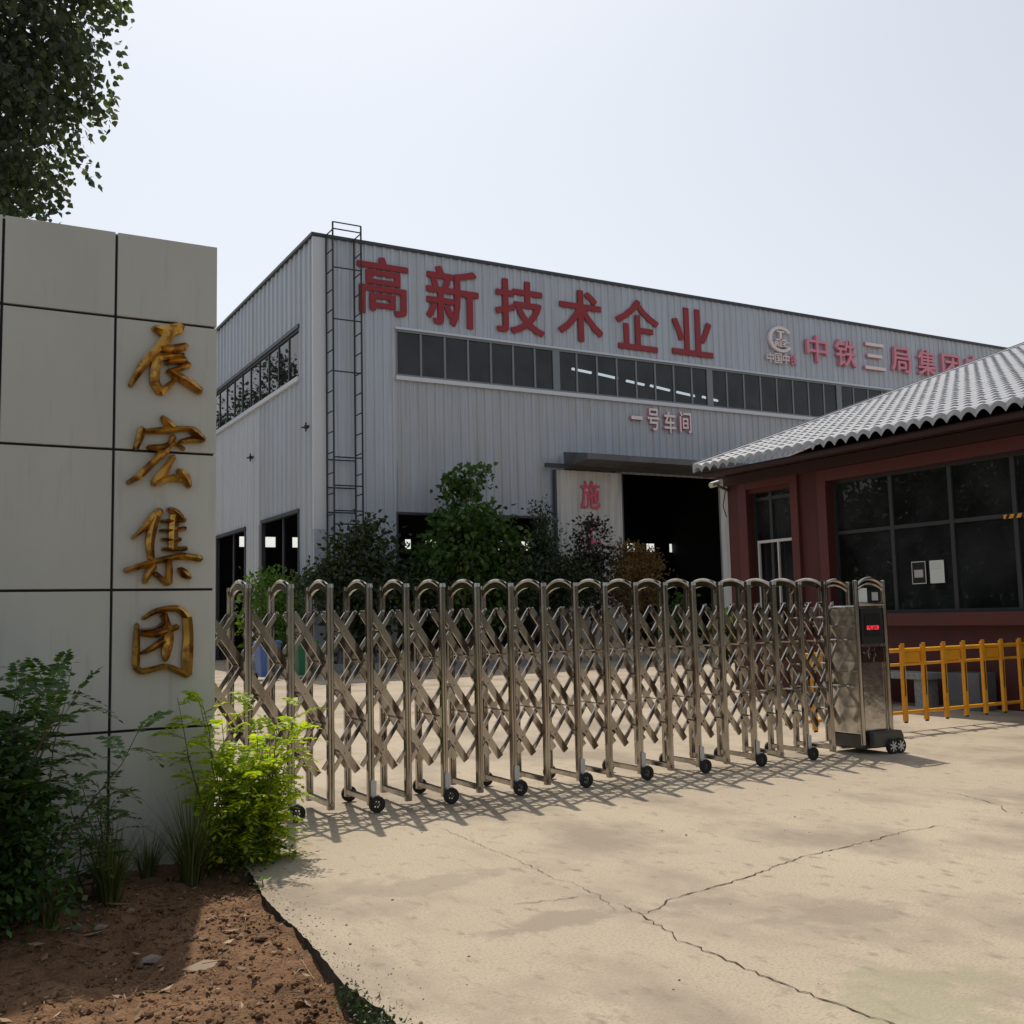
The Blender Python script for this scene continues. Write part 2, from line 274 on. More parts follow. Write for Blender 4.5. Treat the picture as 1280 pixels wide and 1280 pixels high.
c4 = lambda L: [(740 + x / 2.37, 900 + y / 2.37) for x, y in L]
c3 = lambda L: [(260 + x / 2.56, 960 + y / 2.56) for x, y in L]
crack(c4([(80, 545), (145, 578), (200, 612), (240, 630), (255, 655), (300, 670), (380, 705), (460, 738), (520, 765), (600, 795), (660, 822), (720, 842), (800, 872), (880, 900), (960, 935)]), .0042, 1)
crack(c4([(145, 578), (200, 560), (235, 530), (300, 512), (400, 487), (480, 460), (560, 430), (630, 405), (745, 377), (840, 355), (930, 330), (1040, 312)]), .0042, 2)
crack(c4([(1030, 210), (1090, 222), (1160, 240), (1210, 255), (1225, 275)]), .003, 3)
crack(c3([(740, 190), (850, 240), (980, 290), (1050, 325), (1120, 360), (1180, 372), (1250, 410), (1310, 455)]), .002, 4)
crack(c3([(980, 438), (1110, 425), (1140, 418), (1250, 408)]), .0035, 5)

# soil bed
nx, ny = 190, 280
gx = np.linspace(-4.2, 1.0, nx) ; gy = np.linspace(-2.0, 7.9, ny); U_, V_ = np.meshgrid(np.linspace(0, 1, nx), gy)
XX = -4.2 + U_ ** .8 * (np.vectorize(edge_x)(V_) + .06 + 4.2); YY = V_
hz = (vnoise(XX * 1.3, YY * 1.3, 11) - .5) * .12 + (vnoise(XX * 5, YY * 5, 12) - .5) * .06 + (vnoise(XX * 16, YY * 16, 13) - .5) * .03 + (vnoise(XX * 38, YY * 38, 14) - .5) * .016
de = np.vectorize(edge_x)(YY) - XX
ZZ = -.10 + hz + .02 * np.exp(-(de / .15) ** 2) + .05 * np.clip(de / 2, 0, 1)
vs = np.stack([XX, YY, ZZ], -1).reshape(-1, 3)
mb = MB(); mb.v = [tuple(p) for p in vs]; mb.f = [(j * nx + i, j * nx + i + 1, (j + 1) * nx + i + 1, (j + 1) * nx + i) for j in range(ny - 1) for i in range(nx - 1)]; mb.m = [0] * len(mb.f)
tag(mb.build('soil_bed', 'soil', smooth=60, recalc=False), kind='structure')
def soil_z(x, y):
    j = int(np.argmin(abs(gy - y))); i = int(np.argmin(abs(XX[j] - x))); return float(ZZ[j, i])
# clods and straw in the soil
def rock_into(mb, c, s, r_, m=0, flat=.7):
    t = (1 + 5 ** .5) / 2; V = np.array([(-1, t, 0), (1, t, 0), (-1, -t, 0), (1, -t, 0), (0, -1, t), (0, 1, t), (0, -1, -t), (0, 1, -t), (t, 0, -1), (t, 0, 1), (-t, 0, -1), (-t, 0, 1)]) / 1.9
    Fc = [(0, 11, 5), (0, 5, 1), (0, 1, 7), (0, 7, 10), (0, 10, 11), (1, 5, 9), (5, 11, 4), (11, 10, 2), (10, 7, 6), (7, 1, 8), (3, 9, 4), (3, 4, 2), (3, 2, 6), (3, 6, 8), (3, 8, 9), (4, 9, 5), (2, 4, 11), (6, 2, 10), (8, 6, 7), (9, 8, 1)]
    V = V * r_.uniform(.65, 1.2, size=(12, 1)) * np.array([r_.uniform(.7, 1.4), r_.uniform(.7, 1.2), flat]) * s; a = r_.uniform(0, 6.28); ca, sa = math.cos(a), math.sin(a)
    mb.add([(c[0] + p[0] * ca - p[1] * sa, c[1] + p[0] * sa + p[1] * ca, c[2] + p[2]) for p in V], Fc, m)
mb = MB(); r_ = np.random.default_rng(5)
for k in range(7000):
    y = r_.uniform(2.6, 6.6); x = edge_x(y) - abs(r_.normal(0, 1.1)) - .03
    if x < -1.6: continue
    s = .0025 + r_.exponential(.0042); rock_into(mb, (x, y, soil_z(x, y) + s * .3), min(s, .035), r_)
tag(mb.build('soil_crumbs', 'soil', recalc=False), 'loose reddish brown soil crumbs strewn over the planting bed', 'soil', kind='stuff')
mb = MB()
for k in range(1700):
    y = r_.uniform(2.6, 6.4); x = edge_x(y) - r_.uniform(.02, 1.5); z = soil_z(x, y) + .012; a = r_.uniform(0, 6.28); L = (.006 + r_.exponential(.011)) * (3.5 if r_.random() < .05 else 1); t = r_.uniform(-.3, .3)
    d = np.array([math.cos(a) * L, math.sin(a) * L, t * L * .5]); p = np.array([x, y, z])
    if r_.random() < .35: mb.tube([p - d, p, p + d + [0, 0, .004]], .0018, 4)
    else:
        sv = np.array([-math.sin(a), math.cos(a), r_.uniform(-.4, .4)]) * L * .22; mb.add([p - d * .6, p + sv, p + d * .6 + [0, 0, .006], p - sv], [(0, 1, 2, 3)])
tag(mb.build('dry_leaf_litter', 'straw', recalc=False), 'pale straw and dry leaf scraps littering the soil', 'litter', kind='stuff')
mb = MB()
for k in range(900):
    if k < 700: y = r_.uniform(3.2, 6.5); x = edge_x(y) + .01 + r_.exponential(.09)
    else: x = r_.uniform(1.9, 8); y = r_.uniform(3.2, 9)
    s = .0012 + r_.exponential(.0013); rock_into(mb, (x, y, s * .4), min(s, .008), r_)
tag(mb.build('grit', 'rock', recalc=False), 'fine soil grit spilled onto the concrete along its edge', 'grit', kind='stuff')
for k, (px, py, s, lb) in enumerate([(125, 1165, .035, 'small grey stone in the shaded soil below the left panels'), (188, 1190, .05, 'largest brown stone lying in the middle of the soil bed'), (95, 1169, .04, 'flat pale stone beside the grass tuft on the soil'),
        (352, 1168, .022, 'small pale stone near the slab edge'), (163, 1150, .03, 'pale chip of stone at the foot of the tall grass tuft'), (470, 1268, .035, 'pale stone against the broken slab edge at the bottom')]):
    p = onZ(px, py, -.08); mb = MB(); rock_into(mb, (0, 0, 0), s, np.random.default_rng(30 + k), flat=.55); o = mb.build('stone', 'rock', smooth=50); o.location = (p[0], p[1], soil_z(p[0], p[1]) + s * .25); tag(o, lb, 'stone', 'loose stones on the soil bed')

# ------------------------------------------------------------------ sign pillar
PY, PT, PZ = 7.0, .6, 4.05
pil = thing('sign_pillar', 'tall grey panelled entrance pillar with black joints carrying gold characters', 'pillar', (.4, PY + .3, 0))
bx('core', (-.915, PY + .02, -.25), (1.685, PY + PT - .02, PZ - .015), 'black', pil)
xj = [-.93, -.28, .385, 1.05, 1.70]; zj = [-.15, .83, 1.715, 2.615, 3.485, PZ]; G = .008
for i in range(4):
    for j in range(5):
        bx('panel', (xj[i] + G, PY, zj[j] + G), (xj[i + 1] - (G if i < 3 else 0), PY + .03, zj[j + 1] - (G if j < 4 else 0)), 'panel', pil, bevel=.004)
        bx('panel', (xj[i] + G, PY + PT - .03, zj[j] + G), (xj[i + 1] - (G if i < 3 else 0), PY + PT, zj[j + 1] - (G if j < 4 else 0)), 'panel', pil)
for j in range(5):
    bx('side_panel', (1.672, PY + .032, zj[j] + G), (1.70, PY + PT - .032, zj[j + 1] - (G if j < 4 else 0)), 'panel', pil)
    bx('side_panel', (-.93, PY + .032, zj[j] + G), (-.90, PY + PT - .032, zj[j + 1] - (G if j < 4 else 0)), 'panel', pil)
bx('top_cap', (-.90, PY + .032, PZ - .014), (1.67, PY + PT - .032, PZ), 'panel', pil)

# gold calligraphy: raised ridged strokes
gs = thing('gold_sign', 'column of four gold brush style Chinese characters on the grey pillar', 'sign', (1.4, PY, 1.2))
def stroke(mb, pts, org, thick=.06):
    P = []
    for i in range(len(pts) - 1):                       # Catmull-Rom
        p0, p1, p2, p3 = (np.array(pts[max(i - 1, 0)], float), np.array(pts[i], float), np.array(pts[i + 1], float), np.array(pts[min(i + 2, len(pts) - 1)], float))
        for k in range(6):
            t = k / 6; P.append(.5 * (2 * p1 + (p2 - p0) * t + (2 * p0 - 5 * p1 + 4 * p2 - p3) * t * t + (3 * p1 - p0 - 3 * p2 + p3) * t ** 3))
    P.append(np.array(pts[-1], float)); Q = np.array(P); n = len(Q)
    d = np.gradient(Q[:, :2], axis=0); d /= np.linalg.norm(d, axis=1, keepdims=True) + 1e-9; nn = np.stack([-d[:, 1], d[:, 0]], 1); hw = np.maximum(Q[:, 2:3], 6) * 1.12
    first = Q[0, :2] - d[0] * hw[0] * .7; last = Q[-1, :2] + d[-1] * hw[-1] * .7
    def to3(p, out): w3 = onY(org[0] + p[0] / 9.143, org[1] + p[1] / 9.143, PY); return (w3[0], PY - out, w3[2])
    A = Q[:, :2] + nn * hw; B = Q[:, :2] - nn * hw; vs = []
    for i in range(n): vs += [to3(A[i], 0), to3(A[i], thick * .62), to3(Q[i, :2], thick), to3(B[i], thick * .62), to3(B[i], 0)]
    fs = [(5 * i + j, 5 * i + j + 1, 5 * i + j + 6, 5 * i + j + 5) for i in range(n - 1) for j in range(4)]
    a = len(vs); vs += [to3(first, 0), to3(first, thick * .62), to3(last, 0), to3(last, thick * .62)]; e = 5 * (n - 1)
    fs += [(0, a, a + 1, 1), (1, a + 1, 2), (2, a + 1, 3), (3, a + 1, a, 4), (e + 1, a + 3, a + 2, e), (e + 2, a + 3, e + 1), (e + 3, a + 3, e + 2), (e + 4, a + 2, a + 3, e + 3)]
    mb.add(vs, fs)
CH = [((140, 390), [[(470, 195, 30), (600, 225, 55), (780, 190, 55)], [(640, 240, 70), (610, 320, 60), (500, 440, 45), (380, 570, 48), (290, 700, 40), (205, 845, 26)],
        [(560, 425, 30), (690, 430, 42), (840, 400, 34)], [(520, 530, 38), (680, 512, 34), (810, 505, 20)], [(515, 530, 40), (490, 640, 50), (480, 800, 48), (545, 925, 40)], [(545, 925, 40), (630, 860, 34), (715, 775, 20)],
        [(600, 605, 16), (700, 572, 28), (830, 562, 34)], [(870, 610, 34), (760, 655, 26), (620, 682, 16)], [(620, 682, 18), (720, 735, 38), (860, 815, 46), (1000, 915, 38)]]),
      ((140, 500), [[(565, 200, 22), (620, 265, 42), (690, 330, 44)], [(330, 330, 34), (312, 430, 40), (262, 560, 30)], [(370, 365, 24), (600, 352, 34), (850, 335, 26), (940, 380, 44), (1040, 465, 26)],
        [(1030, 475, 16), (900, 462, 30), (760, 482, 18)], [(400, 545, 22), (560, 552, 38), (700, 505, 22), (815, 570, 16)], [(690, 425, 34), (650, 520, 34), (590, 600, 44)], [(580, 600, 50), (500, 680, 38), (390, 790, 38), (290, 880, 36), (175, 950, 24)],
        [(690, 655, 32), (620, 770, 38), (540, 880, 50), (470, 960, 40)], [(480, 955, 36), (620, 905, 32), (780, 895, 40)], [(745, 805, 22), (820, 885, 52), (875, 995, 28)]]),
      ((140, 620), [[(540, 175, 44), (440, 270, 44), (340, 385, 28), (225, 485, 16)], [(490, 230, 50), (445, 400, 48), (425, 560, 42), (440, 715, 34)], [(635, 152, 22), (720, 195, 38), (785, 265, 32)],
        [(705, 225, 44), (690, 400, 48), (685, 610, 44)], [(560, 292, 18), (700, 290, 22), (830, 278, 20)], [(545, 400, 16), (690, 395, 20), (830, 372, 22)], [(560, 500, 16), (690, 505, 20), (775, 500, 20)], [(570, 612, 18), (700, 610, 22), (840, 602, 22)],
        [(145, 855, 28), (350, 792, 32), (600, 722, 30), (800, 692, 36), (1005, 718, 34)], [(640, 740, 30), (645, 860, 34), (640, 1000, 34)], [(470, 800, 36), (400, 900, 38), (365, 990, 24)], [(480, 885, 26), (555, 950, 28), (625, 1012, 24)], [(760, 835, 28), (820, 892, 46), (885, 940, 20)]]),
      ((140, 740), [[(280, 365, 20), (272, 560, 34), (265, 830, 38)], [(345, 305, 20), (480, 225, 28), (640, 190, 32), (770, 205, 36), (850, 300, 44)], [(848, 290, 48), (862, 500, 50), (850, 750, 56), (850, 945, 46)],
        [(262, 850, 34), (320, 905, 32), (460, 880, 28), (600, 848, 28), (720, 890, 32), (840, 950, 30)], [(335, 485, 22), (520, 478, 34), (740, 395, 30)], [(590, 250, 26), (610, 370, 44), (640, 520, 48), (610, 690, 46), (598, 780, 24)], [(570, 560, 36), (450, 640, 32), (330, 702, 18)], [(560, 270, 16), (575, 350, 16), (480, 415, 16), (330, 435, 14)]])]
for org, strokes in CH:
    mb = MB()
    for s_ in strokes: stroke(mb, s_, org)
    mb.build('character', 'gold', gs, smooth=28)

# ------------------------------------------------------------------ sliding scissor gate
GY, GB, GH = 7.79, 8.29, 1.775
gate = thing('retractable_gate', 'long stainless steel scissor gate on small wheels closing the entrance', 'gate', (5.4, 8.04, 0))
pxs = [310, 363, 412, 461, 507, 552, 595, 637, 678, 718, 755, 793, 830, 865, 899, 934, 965.5, 998, 1030]
gxs = [onY(x, 729.5 - (x - 310) * .0056, GY)[0] for x in pxs]; gxs = [gxs[0] - .325] + gxs
def frame(x, wheels):
    fr = MB(); a0, a1 = GY + .02, GB - .02
    out = [(a0 + (a1 - a0) * t, 1.725 + .075 * math.sin(math.pi * t) ** .7) for t in np.linspace(0, 1, 13)]; inn = [(a0 + (a1 - a0) * t, 1.655 + .085 * math.sin(math.pi * t) ** .6) for t in np.linspace(0, 1, 13)]
    for i in range(12):
        q = [out[i], out[i + 1], inn[i + 1], inn[i]]; fr.prism(q, lambda p: (x - .011, p[0], p[1]), lambda p: (x + .011, p[0], p[1]))
    fr.tube([(x, p[0], p[1] + .004) for p in out], .017, 6)
    o = fr.build('arch', 'steel', gate, smooth=35)
    for yy, top in ((GY, GH), (GB, GH - .01)):
        p = MB()
        prof = [(-.026, -.018), (-.018, -.026), (-.006, -.026), (0, -.022), (.006, -.026), (.018, -.026), (.026, -.018), (.026, .018), (.018, .026), (-.018, .026), (-.026, .018)]
        p.prism(prof, lambda q: (x + q[0], yy + q[1], .055), lambda q: (x + q[0], yy + q[1], top - .012))
        p.prism([(a * 1.12, b * 1.12) for a, b in prof], lambda q: (x + q[0], yy + q[1], top - .03), lambda q: (x + q[0] * .9, yy + q[1] * .9, top))
        p.build('post', 'steel', gate, smooth=30)
    f = MB(); f.box((x - .02, GY + .026, .075), (x + .02, GB - .026, .115))
    for yy in (GY - .034, GB + .034): f.box((x - .012, yy - .008, .08), (x + .012, yy + .008, .104))
    f.build('foot_bar', 'steel', gate, bevel=.003)
    if wheels:
        for yy in (GY - .055, GB + .055):
            wm = MB(); n = 20; cx, cz, r = x + .03, .066, .064
            prof = [(.030, -.014), (.052, -.018), (.064, -.013), (.064, .013), (.052, .018), (.030, .014)]
            vs = [(cx + pr * math.cos(2 * math.pi * k / n), yy + py, cz + pr * math.sin(2 * math.pi * k / n)) for k in range(n) for pr, py in prof]; m_ = len(prof)
            wm.add(vs, [(k * m_ + j, k * m_ + (j + 1) % m_, ((k + 1) % n) * m_ + (j + 1) % m_, ((k + 1) % n) * m_ + j) for k in range(n) for j in range(m_)])
            wo_ = wm.build('wheel', 'rubber', gate, smooth=40)
            hb = MB(); hb.tube([(cx, yy - .016, cz), (cx, yy + .016, cz)], .014, 10)
            for k in range(6): a = k * math.pi / 3 + .3; hb.bar((cx, yy, cz), (cx + .034 * math.cos(a), yy, cz + .034 * math.sin(a)), .011, .012)
            hb.build('hub', 'steel_foot', wo_)
        c = MB(); c.box((x - .005, GY - .058, .10), (x + .05, GY - .030, .135)); c.prism([(-.012, .13), (.03, .13), (.034, .24), (.0, .255), (-.012, .24)], lambda q: (x + q[0], GY - .030, q[1]), lambda q: (x + q[0], GY - .040, q[1]))
        c.build('wheel_bracket', 'clip', gate)
for i, x in enumerate(gxs): frame(x, i % 2 == 0)
DZ, ZM = .475, (1.405, .93, .455)                      # drop per pitch; crossings in the middle of each gap
def lattice(xa, xb):
    mb = MB(); xm = (xa + xb) / 2; hx = (xb - xa) / 2
    for yl in (GY + .13, GY + .33):
        for sgn, yy, wd in ((1, yl - .011, .056), (-1, yl + .011, .032)):
            P = lambda u, z: (xm + sgn * u * hx, yy, z)
            mb.bar(P(-.62, ZM[0] + .62 * DZ / 2), P(1, ZM[0] - DZ / 2), wd, .018)
            mb.bar(P(-1, ZM[1] + DZ / 2), P(1, ZM[1] - DZ / 2), wd, .018)
            mb.bar(P(-1, ZM[2] + DZ / 2), P(.62, ZM[2] - .62 * DZ / 2), wd, .018)
            mb.tube([P(-.62, ZM[0] + .62 * DZ / 2), tuple(np.array(P(-.62, ZM[0] + .62 * DZ / 2)) + [0, .004, .012])], .017, 8)
    for z in ZM:
        mb.tube([(xm, GY + .10, z), (xm, GY + .36, z)], .009, 6)
    for z in (ZM[0] - DZ / 2, ZM[1] - DZ / 2):
        mb.tube([(xb, GY + .02, z), (xb, GB - .02, z)], .008, 6)
        for yy in (GY + .108, GY + .352): mb.tube([(xb, yy - .006, z), (xb, yy + .006, z)], .016, 8)
    mb.build('scissor_lattice', 'steel', gate)
for a, b in zip(gxs[:-1], gxs[1:]): lattice(a, b)
lattice(gxs[-1], 8.40)
# drive cabinet at the right end of the gate
dr = MB(); cx0, cx1, cy0, cy1 = 8.43, 8.84, GY - .10, GB - .12
bx('cabinet', (cx0 + .02, cy0 + .015, .20), (cx1 - .02, cy1 - .015, 1.52), 'steel_sheet', gate, bevel=.01)
for px_, py_ in ((cx0, cy0), (cx1, cy0), (cx0, cy1), (cx1, cy1)):
    p = MB(); p.tube([(px_, py_, .10), (px_, py_, 1.76)], .027, 12); p.tube([(px_, py_, 1.755), (px_, py_, 1.775), (px_, py_, 1.782)], [.03, .03, .012], 12); p.build('cabinet_post', 'steel', gate, smooth=40)
for yy in (cy0, cy1):
    o_ = [(cx0 + (cx1 - cx0) * t, 1.715 + .085 * math.sin(math.pi * t) ** .8) for t in np.linspace(0, 1, 15)]
    p = MB(); p.tube([(a, yy, b) for a, b in o_], .018, 8); p.tube([(a, yy, b - .055) for a, b in o_], .010, 6); p.build('cabinet_arch', 'steel', gate, smooth=40)
p = MB(); p.tube([(cx0, cy0, 1.53), (cx1, cy0, 1.53)], .02, 8); p.build('cabinet_rail', 'steel', gate, smooth=40)
dsp = bx('display_panel', (cx0 + .05, cy0 - .012, 1.12), (cx1 - .045, cy0 + .012, 1.49), 'black', gate, bevel=.006)
bx('screen', (cx0 + .09, cy0 - .02, 1.20), (cx1 - .10, cy0 - .0125, 1.43), 'screen', dsp)
ld = MB(); r2 = random.Random(3)
for k in range(5):
    for a in range(5):
        for b in range(4):
            if r2.random() < .68: x0 = cx0 + .115 + k * .036 + a * .0066; z0 = 1.268 + b * .011; ld.box((x0, cy0 - .0225, z0), (x0 + .005, cy0 - .0205, z0 + .008))
ld.build('led_text', 'led', dsp)
orn = MB(); orn.box((cx0 + .05, cy0 - .004, .93), (cx1 - .045, cy0 + .008, 1.09))
for k in range(16): a = r2.uniform(cx0 + .08, cx1 - .08); b = r2.uniform(.955, 1.065); t = r2.uniform(0, 3.1); orn.bar((a - .025 * math.cos(t), cy0 - .008, b - .025 * math.sin(t)), (a + .025 * math.cos(t), cy0 - .008, b + .025 * math.sin(t)), .012, .01)
orn.build('ornament_plate', 'steel', gate)
ft_ = MB(); ft_.prism([(cx0 + .06, .07), (cx1 + .09, .07), (cx1 + .09, .17), (cx1 + .06, .23), (cx0 + .06, .23)], lambda q: (q[0], cy0 - .09, q[1]), lambda q: (q[0], cy0 - .015, q[1])); ft_.box((cx0 + .03, cy0 + .03, .05), (cx1 - .03, cy1 - .03, .195)); ft_.build('base_cover', 'steel_foot', gate, bevel=.015)
for wx in (cx0 + .10, cx1 - .06, cx1 + .05) if False else (cx0 + .30, cx1 + .0):
    for yy in (cy0 - .10, cy1 + .07):
        wm = MB(); wm.tube([(wx, yy - .02, .075), (wx, yy + .02, .075)], .075, 22); wo_ = wm.build('drive_wheel', 'rubber', gate, smooth=40)
        hb = MB(); hb.tube([(wx, yy - .026, .075), (wx, yy - .0205, .075)], .018, 10)
        for k in range(7): a = k * 2 * math.pi / 7; hb.bar((wx, yy - .0225, .075), (wx + .054 * math.cos(a), yy - .0225, .075 + .054 * math.sin(a)), .014, .004)
        hb.build('hub', 'clip', wo_)
for z in (1.50, 1.31, .84):
    [MB().tube([(gxs[-1], q_, z), (cx0, q_, z)], .009, 6).build('link_rod', 'steel', gate, smooth=40) for q_ in (GY + .06, GB - .06)]
tag(bx('paper_notice', (cx0 + .055, cy0 + .012, 1.555), (cx0 + .18, cy0 + .014, 1.70), 'paper', bevel=0), 'white paper sheet propped on top of the gate drive cabinet', 'paper')
nb = thing('notice_plate', 'small dark plate with a pale square on the gate drive cabinet', 'plate', (cx0 + .33, cy0 + .01, 1.55))
bx('backing', (cx0 + .205, cy0 + .010, 1.555), (cx0 + .37, cy0 + .020, 1.68), 'screen', nb); bx('pale_square', (cx0 + .245, cy0 + .006, 1.57), (cx0 + .335, cy0 + .0095, 1.655), 'paper_grey', nb)

# ------------------------------------------------------------------ warehouse
WX, WY, WZ = 10.24, 30.0, 13.25
XE, YE = 52.0, 66.0
wh = thing('warehouse', 'large grey corrugated steel workshop with long window strips', 'building', ((WX + XE) / 2, WY, 0))
def ribs(a, b, pitch=.30, d=.035):
    """breakpoints (coordinate, outward depth) of the trapezoid profile between a and b."""
    prof = [(0, 0), (.50, 0), (.60, 1), (.86, 1), (.96, 0)]
    pts = {round(a, 5), round(b, 5)}
    k0, k1 = math.floor(a / pitch) - 1, math.ceil(b / pitch) + 1; grid = [((k + t) * pitch, v * d) for k in range(k0, k1) for t, v in prof]
    xs = [g[0] for g in grid]; vs_ = [g[1] for g in grid]
    return [(x, float(np.interp(x, xs, vs_))) for x in sorted(pts | {round(x, 5) for x in xs if a < x < b})]
def ribbed(name, a, b, z0, z1, m, parent, face, pitch=.30, d=.035, off=0.0):
    pr = ribs(a, b, pitch, d); mb = MB()
    P = (lambda u, o, z: (u, WY - off - o, z)) if face == 'front' else (lambda u, o, z: (WX - off - o, u, z))
    vs = [P(u, o, z) for u, o in pr for z in (z0, z1)]
    mb.add(vs, [(2 * i, 2 * i + 2, 2 * i + 3, 2 * i + 1) for i in range(len(pr) - 1)])
    return mb.build(name, m, parent, recalc=False)
sx0, sz0, sz1 = 12.92, 9.12, 10.63
sx1 = 47.0
dx0, dx1, dz1 = 18.85, 26.3, 6.38                      # big doorway incl. the open leaf
ox0, ox1 = onY(497, 643, WY)[0], 18.3; oz1 = onY(497, 643, WY)[2]
ribbed('wall_sheet', WX + .02, XE, sz1, WZ, 'sheet', wh, 'front')
ribbed('wall_sheet', WX + .02, sx0, 0, sz1, 'sheet', wh, 'front'); ribbed('wall_sheet', sx1, XE, 0, sz1, 'sheet', wh, 'front')
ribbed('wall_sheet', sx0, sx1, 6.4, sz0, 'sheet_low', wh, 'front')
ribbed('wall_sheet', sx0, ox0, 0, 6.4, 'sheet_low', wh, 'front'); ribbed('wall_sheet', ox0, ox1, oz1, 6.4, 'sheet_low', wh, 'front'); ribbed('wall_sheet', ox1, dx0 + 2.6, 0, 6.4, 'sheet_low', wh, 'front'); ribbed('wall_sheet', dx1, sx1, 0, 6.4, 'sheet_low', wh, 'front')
for (a, b, z0, z1) in ((ox0 - .06, ox0, 0, oz1), (ox1, ox1 + .06, 0, oz1), (ox0 - .06, ox1 + .06, oz1, oz1 + .08)): bx('opening_trim', (a, WY - .05, z0), (b, WY + .1, z1), 'trim_dark', wh)
# left wall
def wy(px, py): return onX(px, py, WX)[1]
ly0 = wy(375.6, 440); lz0, lz1 = onX(375.6, 471, WX)[2], onX(375.6, 410, WX)[2]
d1a, d1b, d1z = wy(375, 641), wy(330, 655), onX(375, 641, WX)[2]
d2a, d2b, d2z = wy(308, 663), wy(273, 672), onX(308, 663, WX)[2]
ym = wy(325, 600)
ribbed('wall_sheet', WY + .02, YE, lz1, WZ, 'sheet', wh, 'side', .5, .05); ribbed('wall_sheet', WY + .02, ly0, 0, lz1, 'sheet', wh, 'side', .5, .05)
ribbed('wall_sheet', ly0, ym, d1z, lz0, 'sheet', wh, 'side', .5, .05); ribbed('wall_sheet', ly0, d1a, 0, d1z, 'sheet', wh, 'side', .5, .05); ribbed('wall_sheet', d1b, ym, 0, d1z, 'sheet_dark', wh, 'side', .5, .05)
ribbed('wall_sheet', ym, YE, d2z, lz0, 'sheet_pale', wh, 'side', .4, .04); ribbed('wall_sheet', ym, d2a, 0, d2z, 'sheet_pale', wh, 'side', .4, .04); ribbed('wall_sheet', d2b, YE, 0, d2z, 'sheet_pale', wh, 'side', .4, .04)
# trims
bx('corner_trim', (WX - .07, WY - .06, 4.2), (WX + .32, WY + .06, WZ - .02), 'trim_white', wh); bx('corner_trim', (WX - .065, WY - .055, 0), (WX + .31, WY + .06, 4.2), 'sheet', wh)
cp = MB(); cp.box((WX - .12, WY - .09, WZ), (XE, WY + .3, WZ + .10)); cp.box((WX - .12, WY + .3, WZ), (WX + .3, YE, WZ + .10)); cp.build('coping', 'trim_dark', wh)
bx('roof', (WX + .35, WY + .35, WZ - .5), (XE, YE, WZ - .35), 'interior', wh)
# back wall with clerestory openings, far wall
bw = MB(); zA, zB = onY(810, 690, YE)[2], onY(810, 679.5, YE)[2]
bw.box((WX + .1, YE - .1, zB), (XE, YE, WZ - .5)); bw.box((WX + .1, YE - .1, 0), (XE, YE, zA))
xx = WX + .1; k = 0
while xx < XE: bw.box((xx, YE - .1, zA), (min(xx + (1.45 if k % 3 == 0 else 1.1), XE), YE, zB)); xx += 1.9; k += 1
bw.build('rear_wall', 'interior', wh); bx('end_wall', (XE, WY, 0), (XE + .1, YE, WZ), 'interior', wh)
mc = thing('factory_machine', 'dark machine body standing inside the workshop doorway', 'machine', (24.6, 42, 0))
m1 = MB(); m1.box((22.5, 40, 0), (27.5, 44, 2.2)); m1.build('machine_body', 'trim_dark', mc, bevel=.08); m1 = MB(); m1.box((23.4, 40.4, 2.2), (26.4, 43.2, 2.75)); m1.tube([(23.0, 40.2, 2.75), (26.9, 40.2, 2.95)], .12, 8); m1.build('hood', 'stone', mc, bevel=.08)
# window strips
def strip(face, a, b, z0, z1, n, glass, thick_every, fm):
    fr = MB()
    def B(u0, u1, za, zb, p0, p1):
        if face == 'front': fr.box((u0, WY - p1, za), (u1, WY - p0, zb))
        else: fr.box((WX - p1, u0, za), (WX - p0, u1, zb))
    B(a, b, z0, z0 + .07, -.06, .05); B(a, b, z1 - .07, z1, -.06, .05)
    us = np.linspace(a, b, n + 1)
    for i, u in enumerate(us):
        wd = .14 if (thick_every and (i + 1) % thick_every == 0) else .035; B(max(u - wd, a), min(u + wd, b), z0 + .07, z1 - .07, -.05, .045 if wd > .1 else .03)
    fo = fr.build('window_strip', fm, wh)
    for i in range(n):
        u0, u1 = us[i] + .03, us[i + 1] - .03; p = MB()
        if face == 'front': p.add([(u0, WY, z0 + .06), (u1, WY, z0 + .06), (u1, WY, z1 - .06), (u0, WY, z1 - .06)], [(0, 1, 2, 3)])
        else: p.add([(WX, u0, z0 + .06), (WX, u1, z0 + .06), (WX, u1, z1 - .06), (WX, u0, z1 - .06)], [(0, 3, 2, 1)])
        p.build('pane', glass, fo, recalc=False)
strip('front', sx0, sx1, sz0, sz1, 40, 'glass_strip', 8, 'mullion')
bx('window_sill', (sx0 - .05, WY - .12, sz0 - .13), (sx1, WY - .002, sz0 - .002), 'trim_white', wh)
bx('window_head', (sx0 - .05, WY - .09, sz1 + .002), (sx1, WY - .002, sz1 + .07), 'trim_white', wh)
strip('side', ly0, ly0 + 30 * 1.13, lz0, lz1, 30, 'glass_strip', 0, 'trim_dark')
bx('window_sill', (WX - .13, ly0 - .05, lz0 - .14), (WX - .002, YE - 1, lz0 - .002), 'trim_white', wh); bx('window_head', (WX - .10, ly0 - .05, lz1 + .002), (WX - .002, YE - 1, lz1 + .12), 'trim_dark', wh)
